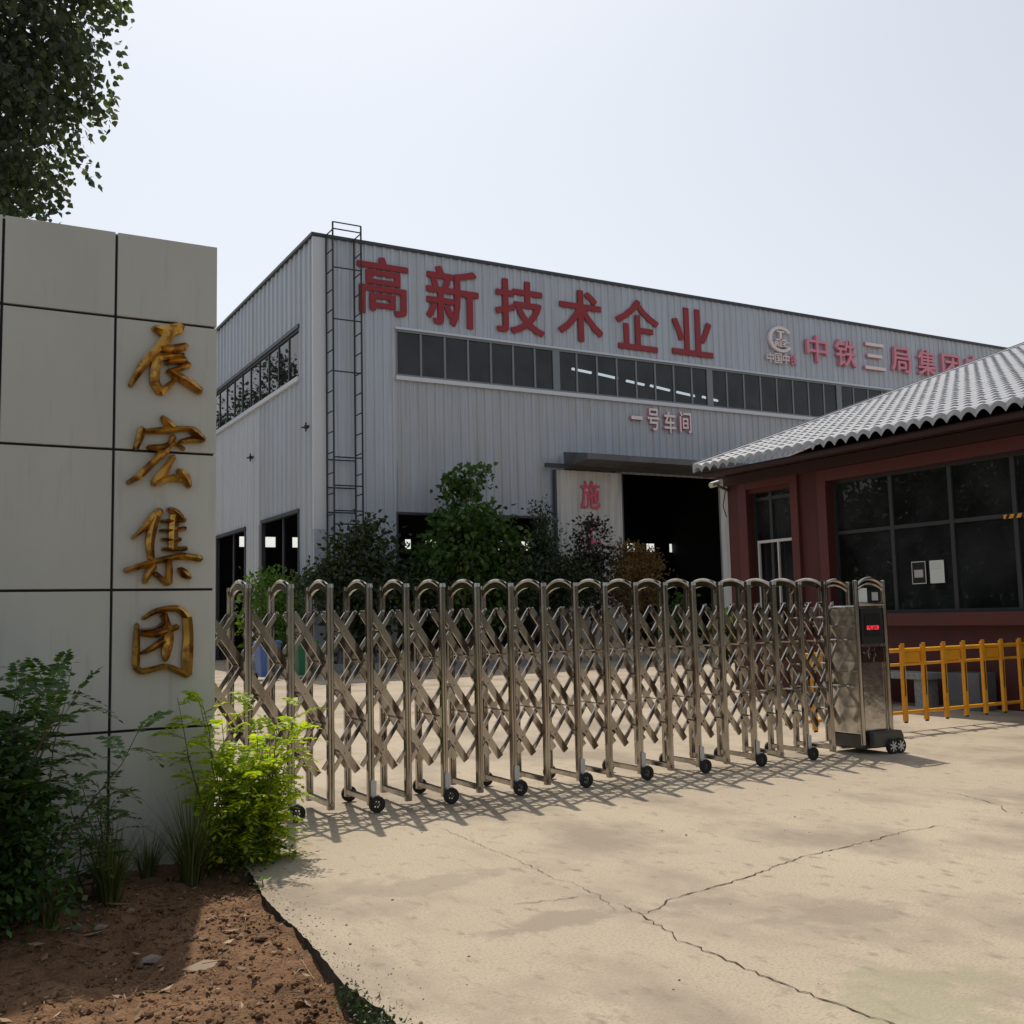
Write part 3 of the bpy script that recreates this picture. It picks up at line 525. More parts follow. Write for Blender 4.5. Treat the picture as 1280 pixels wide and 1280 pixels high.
for a, b, z in ((d1a, d1b, d1z), (d2a, d2b, d2z)):
    f = MB(); f.box((WX - .10, a - .12, z), (WX + .05, b + .12, z + .12)); f.box((WX - .08, a - .10, 0), (WX + .05, a, z)); f.box((WX - .08, b, 0), (WX + .05, b + .10, z)); f.build('side_door_frame', 'trim_dark', wh)
    mm = MB(); mm.box((WX + .06, (a + b) / 2 - .06, 0), (WX + .12, (a + b) / 2 + .06, z)); mm.box((WX + .06, a, z * .46), (WX + .12, (a + b) / 2 - .06, z * .46 + .1)); mm.build('side_door_leaf', 'trim_dark', wh)
# glowing white tubes in a sloping row behind the front glass
for (xa, ya, xb, yb) in [(715, 461, 739, 466), (746, 467, 772, 473), (783, 476, 805, 481), (813, 482, 837, 488), (846, 490, 868, 495), (878, 496, 897, 501)]:
    a = onY(xa, ya, 33.5); b = onY(xb, yb, 33.5); p = MB(); p.tube([a, b], .05, 6); p.build('glow_tube', 'lamp', wh)
# canopy over the doorway
cxl = onY(704, 576, WY)[0]; cz = onY(704, 576, WY)[2]
can = MB(); can.prism([(WY - .04, cz + .30), (WY - 1.5, cz + .06), (WY - 1.5, cz - .14), (WY - .04, cz - .24)], lambda q: (cxl, q[0], q[1]), lambda q: (28.5, q[0], q[1])); can.build('canopy', 'canopy', wh)
dr_ = MB(); dr_.box((onY(676, 589, WY)[0], WY - .34, dz1 + .06), (28.5, WY - .24, dz1 + .2)); dr_.build('door_rail', 'trim_dark', wh)
def leaf_door(name, x0, x1, z1, y, m, parent):
    mb = MB(); pr = ribs(x0, x1, .5, .03); vs = [(u, y - o, z) for u, o in pr for z in (.05, z1)]
    mb.add(vs, [(2 * i, 2 * i + 2, 2 * i + 3, 2 * i + 1) for i in range(len(pr) - 1)]); mb.box((x0, y + .005, .05), (x1, y + .06, z1)); return mb.build(name, m, parent, recalc=False)
DL0, DL1 = onY(695, 600, WY - .2)[0], onY(776, 600, WY - .2)[0]
ldr = leaf_door('sliding_door', DL0, DL1, dz1, WY - .2, 'door_leaf', wh)
bx('door_edge', (DL0 - .08, WY - .24, .05), (DL0, WY - .12, dz1), 'trim_dark', ldr); bx('door_edge', (DL1, WY - .24, .05), (DL1 + .05, WY - .12, dz1), 'trim_dark', ldr)
RD0 = onY(900, 640, WY - .2)[0]; rdr = leaf_door('sliding_door', RD0, RD0 + 3.4, dz1, WY - .2, 'door_leaf', wh)
for x_, y_ in ((387, 534), (317, 572)):
    p = onX(x_, y_, WX); q = MB(); q.box((WX - .16, p[1] - .05, p[2] - .05), (WX - .05, p[1] + .05, p[2] + .05)); q.tube([(WX - .05, p[1] - .16, p[2]), (WX - .2, p[1] + .16, p[2])], .025, 6); q.tube([(WX - .12, p[1], p[2] - .14), (WX - .12, p[1], p[2] + .14)], .025, 6)
    tag(q.build('wall_lamp', 'iron'), 'small black lamp bracket on the side wall ' + ('near the building corner' if x_ > 350 else 'on the pale sheets farther back'), 'lamp', 'lamp brackets on the side wall')

# lettering
def glyph(ch, rect, Yp, depth, m, parent, bold=.02, name='character', px=True, faces=None):
    """one character as a solid sign letter filling rect = (x0, z0, x1, z1) on the plane Y = Yp."""
    cu = bpy.data.curves.new('lettering', 'FONT'); cu.body = ch; cu.size = 1; cu.extrude = .1; cu.resolution_u = 3
    t = bpy.data.objects.new('lettering', cu); COL.objects.link(t); dg = bpy.context.evaluated_depsgraph_get(); me = bpy.data.meshes.new_from_object(t.evaluated_get(dg)); bpy.data.objects.remove(t); bpy.data.curves.remove(cu)
    n = len(me.vertices); co = np.zeros(n * 3); me.vertices.foreach_get('co', co); co = co.reshape(-1, 3); lo, hi = co.min(0), co.max(0); sp = np.maximum(hi - lo, 1e-6)
    bx_, bz_ = bold, bold * .8
    x0, z0, x1, z1 = rect; k_ = (x1 - x0); x0 += bx_ * k_; x1 -= bx_ * k_; k2_ = (z1 - z0) if sp[1] > .2 else 0; z0 += bz_ * k2_; z1 -= bz_ * k2_; u = (co[:, 0] - lo[0]) / sp[0]; v = (co[:, 1] - lo[1]) / sp[1]; k = (co[:, 2] - lo[2]) / sp[2]
    out = np.stack([x0 + u * (x1 - x0), Yp - k * depth, z0 + v * (z1 - z0)], 1); fs0 = [tuple(p.vertices) for p in me.polygons]; V_all = []; F_all = []
    for q, (ax, az) in enumerate([(0, 0), (1, 0), (-1, 0), (0, 1), (0, -1), (.8, .8), (-.8, .8), (.8, -.8), (-.8, -.8)]):
        o2 = out + np.array([ax * bx_ * k_, -.0012 * q * (k > .5), az * bz_ * k2_], dtype=object) if False else out + np.stack([np.full(n, ax * bx_ * k_), -.0012 * q * (k > .5), np.full(n, az * bz_ * k2_)], 1)
        F_all += [tuple(i + q * n for i in f) for f in fs0]; V_all.append(o2)
    me = bpy.data.meshes.new(name); me.from_pydata(np.concatenate(V_all).tolist(), [], F_all); me.update(); me.materials.clear(); me.materials.append(M[m])
    if isinstance(faces, str):
        me.materials.append(M[faces]); me.update()
        for p in me.polygons: p.material_index = 1 if abs(p.normal.y) > .8 else 0
    me.name = name; o = bpy.data.objects.new(name, me); COL.objects.link(o)
    if parent is not None: o.parent = parent; o.matrix_parent_inverse = world_of(parent).inverted()
    return o
def prect(xa, ya, xb, yb, Yp):
    c = (xa + xb) / 2; return (onY(xa, (ya + yb) / 2, Yp)[0], onY(c, yb, Yp)[2], onY(xb, (ya + yb) / 2, Yp)[0], onY(c, ya, Yp)[2])
LY = WY - .05
s1 = thing('lettering_sign', 'row of six large dark red Chinese characters high on the workshop front', 'sign', (18, LY, 11.5))
for ch, r4 in zip('高新技术企业', [(446, 322, 510, 394), (532, 335, 598, 409), (619, 351, 680, 418), (697, 363, 753, 427), (769, 375, 823, 438), (839, 386, 890, 445)]): glyph(ch, prect(*r4, LY), LY, .03, 'sign_red', s1, .022)
s2 = thing('lettering_sign', 'row of smaller pink Chinese characters beside the round emblem', 'sign', (36, LY, 11.5))
for ch, r4 in zip('中铁三局集团电', [(1006, 420, 1032, 453), (1042, 426, 1068, 459), (1078, 430, 1104, 463), (1112, 435, 1136, 466), (1145, 438, 1168, 470), (1175, 444, 1198, 475), (1205, 446, 1227, 477)]): glyph(ch, prect(*r4, LY), LY, .12, 'sign_pink', s2, .015, faces='sign_pale' if ch == '三' else None)
s3 = thing('lettering_sign', 'short row of four pale pink characters above the workshop doorway', 'sign', (24, LY, 8))
for ch, r4 in zip('一号车间', [(787.5, 520.5, 801.5, 525), (808, 511, 822.5, 538.5), (828.5, 515, 843, 542), (848, 515.5, 862.5, 541.5)]): glyph(ch, prect(*r4, LY), LY, .08, 'sign_pink', s3, .02, faces='sign_pale')
em = thing('emblem', 'round white metal emblem with small lettering below it on the workshop front', 'emblem', (33, LY, 11.5))
x0, z0, x1, z1 = prect(959, 409, 989, 441, LY); ecx, ecz, er, ez = (x0 + x1) / 2, (z0 + z1) / 2, (x1 - x0) / 2, (z1 - z0) / 2
mb = MB(); n = 40; A0, A1 = R(38), R(322)
for i in range(n):
    a, b = A0 + (A1 - A0) * i / n, A0 + (A1 - A0) * (i + 1) / n; q = [(math.cos(a), math.sin(a)), (math.cos(b), math.sin(b)), (.78 * math.cos(b), .78 * math.sin(b)), (.78 * math.cos(a), .78 * math.sin(a))]
    mb.prism(q, lambda p: (ecx + p[0] * er, LY, ecz + p[1] * ez), lambda p: (ecx + p[0] * er, LY - .12, ecz + p[1] * ez))
mb.build('ring', 'sign_pale', em)
mb = MB()
for (a, b, c, d) in ((-.3, .55, .3, .66), (-.09, -.05, .09, .55), (-.42, -.1, .42, .02)): mb.box((ecx + a * er, LY, ecz + b * ez), (ecx + c * er, LY - .10, ecz + d * ez))
mb.build('rail_mark', 'sign_pale', em)
glyph('REC', (ecx - .55 * er, ecz - .58 * ez, ecx + .62 * er, ecz - .18 * ez), LY, .12, 'sign_pale', em, .02, 'letters')
for ch, r4 in zip('中国中铁', [(957.5, 441, 965.5, 453.5), (967, 442, 975.5, 455), (977, 443, 985, 456), (986.5, 444, 993.5, 457)]): glyph(ch, prect(*r4, LY), LY, .08, 'sign_pink' if ch == '铁' else 'sign_pale', em, .015)
glyph('施', prect(726, 601, 750, 636, WY - .235), WY - .235, .012, 'paint_pink', ldr, .02, 'painted_character')
glyph('工', prect(727, 652, 751, 680, WY - .235), WY - .235, .012, 'paint_pink', ldr, .02, 'painted_character')

# cage ladder on the front wall
la = thing('roof_ladder', 'black steel cage ladder fixed to the workshop front near its corner', 'ladder', (11.1, WY - .4, 0))
xl, xr = onY(408, 400, WY - .15)[0], onY(443, 400, WY - .15)[0]; yi, yo = WY - .15, WY - .75
for x in (xl, xr):
    for y, top in ((yi, WZ + .05), (yo, WZ + .26)):
        MB().tube([(x, y, 1.0), (x, y, top)], .028, 6).build('upright', 'iron', la)
    z = 1.5
    while z < WZ + .4: MB().tube([(x, yi, z), (x, yo, z)], .02, 5).build('side_rung', 'iron', la); z += .62
for z in (1.9, 3.1, 4.3, 4.7, 5.45, 6.3, 8.9, 10.5, 12.1, WZ + .05):
    MB().tube([(xl, yo, z), (xr, yo, z)], .022, 5).build('cross_rung', 'iron', la)
    if z in (5.45, 6.3, 4.7): MB().tube([(xl, yi, z), (xr, yi, z)], .022, 5).build('cross_rung', 'iron', la)
MB().tube([(xl, yo, WZ + .26), (xr, yo, WZ + .26)], .022, 5).build('cross_rung', 'iron', la)

# ------------------------------------------------------------------ gatehouse
HX, HY1, HY0 = 13.5, 15.36, 2.0
EX, EZ = 12.72, 4.18
SLP = (onY(1280, 434, HY1)[2] - EZ) / (onY(1280, 434, HY1)[0] - EX)
gh = thing('gatehouse', 'low dark red gatehouse with pale grey tiled roof and dark windows', 'building', (17, 8, 0))
WYa = onX(1036, 640, HX)[1]; swa, swb = onX(936, 640, HX)[1], onX(991, 640, HX)[1]
wz0, wz1 = 1.40, 3.67; szt = onX(960, 608, HX)[2]
wl = MB(); T = .28
def wbox(y0, y1, z0, z1): wl.box((HX, y0, z0), (HX + T, y1, z1))
wbox(HY0, HY1, wz1, 4.1); wbox(HY0, WYa, -.1, wz0); wbox(WYa, swb, -.1, wz1); wbox(swb, swa, -.1, .95); wbox(swa, HY1, -.1, wz1); wbox(HY0, 3.2, wz0, wz1)
wl.box((HX + T, HY1 - .28, -.1), (34, HY1, 4.1)); wl.box((HX + T, HY0, -.1), (34, HY0 + .28, 4.1)); wl.box((34, HY0, -.1), (34.28, HY1, 4.1))
wl.build('wall', 'red_wall', gh)
def gable(y):
    mb = MB(); mb.prism([(HX + .3, 4.1), (34, 4.1), (EX + 11, EZ + 11 * SLP - .25)], lambda q: (q[0], y - .1, q[1]), lambda q: (q[0], y + .1, q[1])); mb.build('gable', 'red_wall', gh)
gable(HY1 - .12); gable(HY0 + .12)
tr = MB()                                             # surrounds, pilaster, ledge
f0 = HX - .06
for (y0, y1, z0, z1) in ((swa, swa + .22, .9, szt + .22), (swb - .18, swb, .9, szt + .22), (swb, swa, szt, szt + .22), (WYa, WYa + .20, 1.2, wz1 + .2), (HY0, WYa, wz1, wz1 + .2)):
    tr.box((f0, y0, z0), (HX - .001, y1, z1))
tr.build('window_surround', 'red_trim', gh, bevel=.006)
bx('ledge', (HX - .16, HY0, 1.20), (HX - .001, WYa + .02, 1.398), 'red_trim', gh, bevel=.008)
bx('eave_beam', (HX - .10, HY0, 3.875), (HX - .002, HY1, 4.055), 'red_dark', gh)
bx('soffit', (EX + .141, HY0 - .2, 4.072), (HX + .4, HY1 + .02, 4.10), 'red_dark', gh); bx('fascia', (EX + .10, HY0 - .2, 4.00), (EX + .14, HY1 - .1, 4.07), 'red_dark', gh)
# roof of pressed tiles
ux0, ridge_s, sl_ = HY1 + .03, 11.0, (onY(1280, 434, HY1)[2] - EZ) / (onY(1280, 434, HY1)[0] - EX); pitch, step = .235, .32
def jit(a, b, amp): return (math.sin(a * 12.9898 + b * 78.233) * 43758.5453 % 1 - .5) * amp
def roof_side(sgn):
    mb = MB(); Ys = []; y = ux0
    while y > HY0 - .3: Ys.append(y); y -= pitch / 8
    wave = [.058 * (abs(math.sin(math.pi * (ux0 - y) / pitch)) ** .9) for y in Ys]
    cols = len(Ys); vs = []; rows = 0; s = 0.0
    X = EX - .012 if sgn > 0 else EX + 2 * ridge_s + .012; vs += [(X, y, EZ + .10 - (.058 - wv) * 1.7 - .085) for y, wv in zip(Ys, wave)]; rows += 1
    while s < ridge_s:
        for ss, lift in ((s, .03), (min(s + step, ridge_s), .004)):
            X = EX + ss if sgn > 0 else EX + 2 * ridge_s - ss
            vs += [(X + jit(c_ // 8, rows, .012), y, EZ + ss * sl_ + lift + wv + jit(c_ // 8, rows, .010)) for c_, (y, wv) in enumerate(zip(Ys, wave))]; rows += 1
        s += step
    mb.v = vs; mb.f = [(r * cols + c, r * cols + c + 1, (r + 1) * cols + c + 1, (r + 1) * cols + c) for r in range(rows - 1) for c in range(cols - 1)]
    k = len(mb.v); mb.v += [(p[0], p[1], EZ - .055) for p in vs[:cols]] if False else []
    mb.m = [0] * len(mb.f)
    rf = mb.build('roof', 'tile', gh, recalc=False); sm = rf.modifiers.new('thick', 'SOLIDIFY'); sm.thickness = .012; sm.offset = -1
roof_side(1); roof_side(-1)
vt = MB()
for sgn in (1, -1):
    a = EX if sgn > 0 else EX + 2 * ridge_s; b = EX + ridge_s
    vt.prism([(0, .10), (1, .10), (1, -.06), (0, -.06)], lambda q: (a + (b - a) * q[0], ux0 - .05, EZ + q[0] * ridge_s * sl_ + q[1]), lambda q: (a + (b - a) * q[0], ux0 + .03, EZ + q[0] * ridge_s * sl_ + q[1]))
vt.build('verge_trim', 'tile_trim', gh)
vd = MB(); a, b = EX, EX + ridge_s
vd.prism([(0, .12), (1, .12), (1, .06), (0, .06)], lambda q: (a + (b - a) * q[0], ux0 + .031, EZ + q[0] * ridge_s * sl_ + q[1]), lambda q: (a + (b - a) * q[0], ux0 + .07, EZ + q[0] * ridge_s * sl_ + q[1])); vd.build('verge_edge', 'trim_dark', gh)
MB().tube([(b, HY0 - .2, EZ + ridge_s * sl_ + .08), (b, ux0, EZ + ridge_s * sl_ + .08)], .11, 10).build('ridge_cap', 'tile_trim', gh, smooth=40)
# windows
GX = HX + .16
def window(name, y0, y1, z0, z1, vy, hz, m, glass):
    fr = MB(); wdt = .05
    fr.box((GX - .04, y0, z0), (GX + .04, y1, z0 + wdt)); fr.box((GX - .04, y0, z1 - wdt), (GX + .04, y1, z1)); fr.box((GX - .04, y0, z0 + wdt), (GX + .04, y0 + wdt, z1 - wdt)); fr.box((GX - .04, y1 - wdt, z0 + wdt), (GX + .04, y1, z1 - wdt))
    for y in vy: fr.box((GX - .035, y - .035, z0 + wdt), (GX + .035, y + .035, z1 - wdt))
    for z in hz: fr.box((GX - .03, y0 + wdt, z - .03), (GX + .03, y1 - wdt, z + .03))
    fo = fr.build(name, m, gh); ysx = [y0 + .03] + sorted(vy) + [y1 - .03]; zs = [z0 + .03] + list(hz) + [z1 - .03]
    for a, b in zip(ysx[:-1], ysx[1:]):
        for c, d in zip(zs[:-1], zs[1:]):
            MB().add([(GX, a, c), (GX, b, c), (GX, b, d), (GX, a, d)], [(0, 3, 2, 1)]).build('pane', glass, fo, recalc=False)
    return fo
zmid = onX(1150, 656, GX)[2]
window('window', 3.2, WYa, wz0, wz1, [onX(p, 660, GX)[1] for p in (1117, 1192, 1272)] + [7.2, 5.8, 4.5], [zmid], 'frame_dark', 'glass_dark')
window('window', swb, swa, .95, szt, [(swa + swb) / 2 + .12], [onX(960, 623, GX)[2]], 'frame_dark', 'glass_dark')
bx('inner_floor', (HX + T, HY0 + .3, .0), (28, HY1 - .3, .03), 'interior', gh); bx('inner_ceiling', (HX + T, HY0 + .3, 3.85), (28, HY1 - .3, 3.9), 'interior', gh); bx('inner_wall', (18.5, HY0 + .3, .03), (18.6, HY1 - .3, 3.85), 'interior', gh)
sl_f = MB(); a0, a1, zt = onX(948, 676, GX - .06)[1], swb + .01, onX(970, 674, GX - .06)[2]
sl_f.box((GX - .085, a1, zt - .05), (GX - .045, a0, zt)); sl_f.box((GX - .085, a0 - .04, .97), (GX - .045, a0, zt - .05)); ymid = onX(974, 690, GX - .06)[1]; sl_f.box((GX - .085, ymid - .015, .97), (GX - .045, ymid + .015, zt - .05))
sl_f.build('sliding_sash', 'frame_white', gh)
tag(bx('reflection_panel', (GX + .08, swb + .04, zt), (GX + .09, onX(963, 640, GX)[1], szt - .14), 'pane_reflection'), 'pale panel behind the small gatehouse window standing in for a bright reflection', 'blind')  # panel coloured like the bright reflection on the upper pane
# notices, tape, camera on the gatehouse
y0, y1 = onX(1139.5, 715, GX - .05)[1], onX(1157, 715, GX - .05)[1]; z0, z1 = onX(1148, 730, GX)[2], onX(1148, 702, GX)[2]
nt_ = thing('notice_card', 'black notice card with white border on the gatehouse glass', 'notice', (GX, (y0 + y1) / 2, z0))
bx('border', (GX - .044, y1, z0), (GX - .041, y0, z1), 'paper', nt_); bx('card_face', (GX - .047, y1 + .012, z0 + .012), (GX - .0445, y0 - .012, z1 - .012), 'screen', nt_); bx('pale_square', (GX - .050, y1 + .05, z0 + .10), (GX - .0475, y0 - .05, z0 + .22), 'paper_grey', nt_)
y0, y1 = onX(1162, 715, GX - .05)[1], onX(1180, 715, GX - .05)[1]
np_ = thing('notice_paper', 'pale green paper notice taped beside the black card on the glass', 'paper', (GX, (y0 + y1) / 2, z0))
bx('sheet', (GX - .044, y1, z0), (GX - .041, y0, z1), 'paper', np_); tl = MB()
for k in range(4): tl.box((GX - .0455, y1 + .06, z1 - .045 - k * .03), (GX - .0445, y0 - .03, z1 - .038 - k * .03))
tl.build('print_lines', 'paper_grey', np_)
y0, y1, zt_ = onX(1254, 645, GX - .05)[1], 8.2, onX(1266, 645, GX - .05)[2]
tp = thing('hazard_tape', 'short yellow and black striped tape across the gatehouse window', 'tape', (GX, y0, zt_))
t_ = MB(); t_.box((GX - .045, y1, zt_ - .03), (GX - .042, y0, zt_ + .03)); t_.build('strip', 'yellow', tp); t_ = MB()
for k in range(8): a = y0 - .03 - k * .12; t_.add([(GX - .0465, a, zt_ - .03), (GX - .0465, a - .05, zt_ - .03), (GX - .0465, a - .08, zt_ + .03), (GX - .0465, a - .03, zt_ + .03)], [(0, 1, 2, 3)])
t_.build('stripes', 'black', tp)
p = onX(908, 606, HX - .05); sc_ = thing('security_camera', 'small security camera with cable under the gatehouse eave corner', 'camera', (HX, HY1, p[2]))
q = MB(); q.tube([(HX - .02, HY1 - .06, p[2] - .12), (HX - .10, HY1 + .02, p[2] - .05), (HX - .14, HY1 + .10, p[2])], .03, 8); q.build('bracket', 'iron', sc_)
q = MB(); q.tube([(HX - .08, HY1 + .16, p[2] + .06), (HX - .30, HY1 + .12, p[2] + .0)], .055, 10); q.build('camera_body', 'clip', sc_, smooth=40)
q = MB(); q.tube([(HX - .03, HY1 + .02, p[2] - .12), (HX - .06, HY1 + .07, p[2] - .4), (HX - .03, HY1 + .02, p[2] - .62)], .01, 5); q.build('cable', 'rubber', sc_)

# bench in front of the gatehouse
bn = thing('stone_bench', 'grey stone slab bench against the red gatehouse wall', 'bench', (13.15, 11.4, 0))
bx('seat', (12.95, 10.55, .41), (13.34, 12.3, .51), 'stone', bn, bevel=.01); bx('leg', (12.99, 10.65, 0), (13.30, 10.82, .41), 'stone', bn); bx('leg', (12.99, 12.0, 0), (13.30, 12.17, .41), 'stone', bn)
bx('electric_box', (13.05, 9.75, 0), (13.42, 10.3, .53), 'canopy', None, bevel=.01)
tag(bpy.data.objects['electric_box'], 'dark grey metal box beside the stone bench', 'box')

# yellow barrier arm with hanging bars
BY = 8.85
ba = thing('barrier_arm', 'yellow fence barrier arm with hanging slats lowered beside the gate', 'barrier', (10.8, BY, 0))
def bar_pt(x, y): return onY(x, y, BY)
tops = [(1122.5, 803.5), (1149, 802), (1174, 801), (1199.5, 801), (1223, 800), (1247, 799.5), (1269.5, 798)]; bots = [(1130.6, 900), (1156.8, 899), (1181.5, 896), (1206.5, 894), (1230.5, 891), (1253.5, 890), (1276.5, 886)]
T_ = [bar_pt(*t) for t in tops]; B_ = [bar_pt(*t) for t in bots]; bxs = [(a[0] + b[0]) / 2 for a, b in zip(T_, B_)]; pt = float(np.mean(np.diff(bxs))); ztop = float(np.mean([a[2] for a in T_])); zbot = float(np.mean([a[2] for a in B_])); ztop, zbot = min(ztop, 1.4), max(zbot, .05)
allx = [bxs[0] + pt * k for k in range(-4, 8)]
for x in allx:
    mb = MB(); mb.box((x - .028, BY - .055, zbot), (x + .028, BY - .037, ztop)); mb.box((x - .028, BY - .037, zbot), (x - .02, BY - .015, ztop - .02)); mb.box((x + .02, BY - .037, zbot), (x + .028, BY - .015, ztop - .02)); mb.build('slat', 'yellow', ba, bevel=.002)
    MB().box((x - .009, BY - .0575, zbot + .30), (x + .009, BY - .0555, zbot + .66)).build('slot', 'black', ba); MB().box((x - .022, BY - .05, zbot - .02), (x + .022, BY - .03, zbot - .001)).build('slat_foot', 'rubber', ba)
zr = ztop - .085
up_ = MB(); up_.tube([(allx[0] - .1, BY, zr), (allx[-1] + .1, BY, zr)], .026, 10); up_.tube([(allx[0] - .1, BY, zr - .17), (allx[-1] + .1, BY, zr - .17)], .018, 8); up_.tube([(allx[0] - .1, BY, zbot + .10), (allx[-1] + .1, BY, zbot + .10)], .022, 8); up_.build('rail', 'yellow', ba, smooth=40)
for k in range(0, len(allx) - 1):
    if k % 2 == 0: bx('infill_plate', (allx[k] + .03, BY - .012, zr - .15), (allx[k + 1] - .03, BY + .004, zr - .028), 'yellow', ba)

# ------------------------------------------------------------------ plants
def crown_points(n, c, rad, seed, fill=.55, power=1.0, shape=None):
    r_ = np.random.default_rng(seed); out = []
    while len(out) < n:
        d = unit(r_.normal(size=3)); t = (fill + (1 - fill) * r_.random() ** .6) if r_.random() < .75 else r_.random(); p = d * t
        if shape is not None and not shape(p, r_): continue
        out.append(p * rad + c)
    return np.array(out)
def plant(name, label, cat, base, height, rad, nclump, per, size, m, seed, group=None, crown_z=None, trunk_r=.06, spread=.28, shape=None, aspect=.62, droop=.0, bark='bark', limbs=10, fill=.5, trunk_top=.8, broad=False, twigs=0):
    base = np.array(base, float); r_ = np.random.default_rng(seed); rad = np.array(rad, float); crown_z = height - rad[2] if crown_z is None else crown_z
    t = thing(name, label, cat, base, group); c = base + [0, 0, crown_z]
    CP = crown_points(nclump, c, rad * .9, seed, fill, shape=shape)
    mb = MB(); tt = base + [r_.normal() * .04 * height, r_.normal() * .04 * height, height * trunk_top]
    mid = [base + (tt - base) * k / 5 + (r_.normal(size=3) * [.02, .02, 0] * height if 0 < k < 5 else 0) for k in range(6)]
    mb.tube(mid, [trunk_r * (1.15 - k * .18) for k in range(6)], 7)
    for k in range(min(limbs, len(CP))):
        e = CP[k]; s0 = mid[int(r_.integers(1, 5))]; s0 = s0 if s0[2] < e[2] else mid[1]; m2 = (s0 + e) / 2 + r_.normal(size=3) * .06 * height * np.array([1, 1, .4]); mb.tube([s0, m2, e], [trunk_r * .45, trunk_r * .3, trunk_r * .1], 5)
    for k in range(twigs):
        e = CP[k % len(CP)]; v = unit(c + (e - c) * [.3, .3, .55] - e); mb.tube([e + v * r_.uniform(.5, .9), e + v * .3 + r_.normal(size=3) * .05, e + r_.normal(size=3) * spread * .6], [.010, .007, .003], 3)
    mb.build('trunk', bark, t, smooth=60)
    n = nclump * per; idx = np.repeat(np.arange(nclump), per); sp = spread * (0.6 + .8 * r_.random(nclump))[idx][:, None]
    P = CP[idx] + np.clip(r_.normal(size=(n, 3)), -1.5, 1.5) * sp * [1, 1, .75]; D = r_.normal(size=(n, 3)) + [0, 0, -droop] + .8 * unit(P - c)
    keep = P[:, 2] > base[2] + .05; leaf_obj('crown', P[keep], D[keep], size * (0.6 + .7 * r_.random(keep.sum())), m, t, aspect, seed + 1, broad=broad)
    return t
# poplar behind the pillar (upper left of the view)
tb = onY(-166, 700, 15.5)
plant('poplar_tree', 'tall dark poplar tree rising behind the grey pillar', 'tree', (tb[0], tb[1], 0), 15.5, (3.1, 3.1, 5.7), 1450, 56, .10, 'poplar', 21, broad=True, twigs=1450, trunk_r=.10, crown_z=10.9, spread=.23, aspect=.85, droop=.6, fill=.55, limbs=26)
# trees along the far left side, seen mirrored in the side windows
for k, (x, y, h, r0) in enumerate([(2.0, 48, 13.5, 2.2), (4.0, 55, 17.4, 1.7), (3.2, 63, 16.4, 2.6), (-1.5, 60, 15.5, 2.3), (4.5, 72, 19.4, 3.0), (-7, 45, 12, 3.0), (-4.5, 21, 9.5, 3.0), (-8.5, 27, 11, 3.4), (-13, 34, 12, 3.6), (-5.5, 33.5, 10, 3.2), (-9.5, 41, 11, 3.4)]):
    plant('yard_tree', ['bushy green tree mirrored in the workshop side windows', 'slender tree beyond the grey pillar', 'round crowned tree behind the slender one', 'lean tree at the far left boundary', 'tallest and farthest tree along the left boundary', 'green tree nearest behind the poplar', 'low spreading tree just left of the poplar', 'second tree left of the poplar', 'outermost tree left of the poplar', 'tree between the poplar and the tall slender tree', 'tree behind the low spreading ones'][k], 'tree', (x, y, 0), h, (r0, r0, h * (.4 if k < 6 else .48)), 130, 34, .30, 'leaf_far', 40 + k, 'trees along the left side of the yard', trunk_r=.16, spread=.55, droop=.2)
tl_ = MB(); P = []; r_ = np.random.default_rng(77)
for k in range(13):                                   # unseen trees added across the road to darken the polished gate
    x = -34 + k * 6.2 + r_.uniform(-1, 1); y = -29 + r_.uniform(-2, 2); h = r_.uniform(8, 11); tl_.tube([(x, y, -.3), (x + .2, y, h * .75)], [.2, .08], 6)
    c = crown_points(60, np.array([x, y, h * .52]), np.array([3.6, 3.2, h * .5]), 100 + k, .4); P.append(np.repeat(c, 26, 0) + r_.normal(size=(60 * 26, 3)) * .6)
for k in range(12):  # unseen row added to close bright gaps mirrored in the gatehouse glass
    x = -21 + r_.uniform(-1, 1); y = 6 + k * 5.5; h = r_.uniform(8.5, 11); tl_.tube([(x, y, -.3), (x + .2, y, h * .75)], [.2, .08], 6)
    c = crown_points(75, np.array([x, y, h * .46]), np.array([3.2, 3.8, h * .52]), 130 + k, .4); P.append(np.repeat(c, 30, 0) + r_.normal(size=(75 * 30, 3)) * .55)
P = np.concatenate(P); P = P[P[:, 2] > 0]; tl_o = leaf_obj('unseen_treeline', P, r_.normal(size=P.shape), .34 + .2 * r_.random(len(P)), 'leaf_far', None, .7, 78)
tag(tl_o, 'unseen trees added beyond the road and left of the yard to darken reflections', 'trees', kind='stuff'); tl_.build('trunks', 'bark', tl_o)['kind'] = 'stuff'
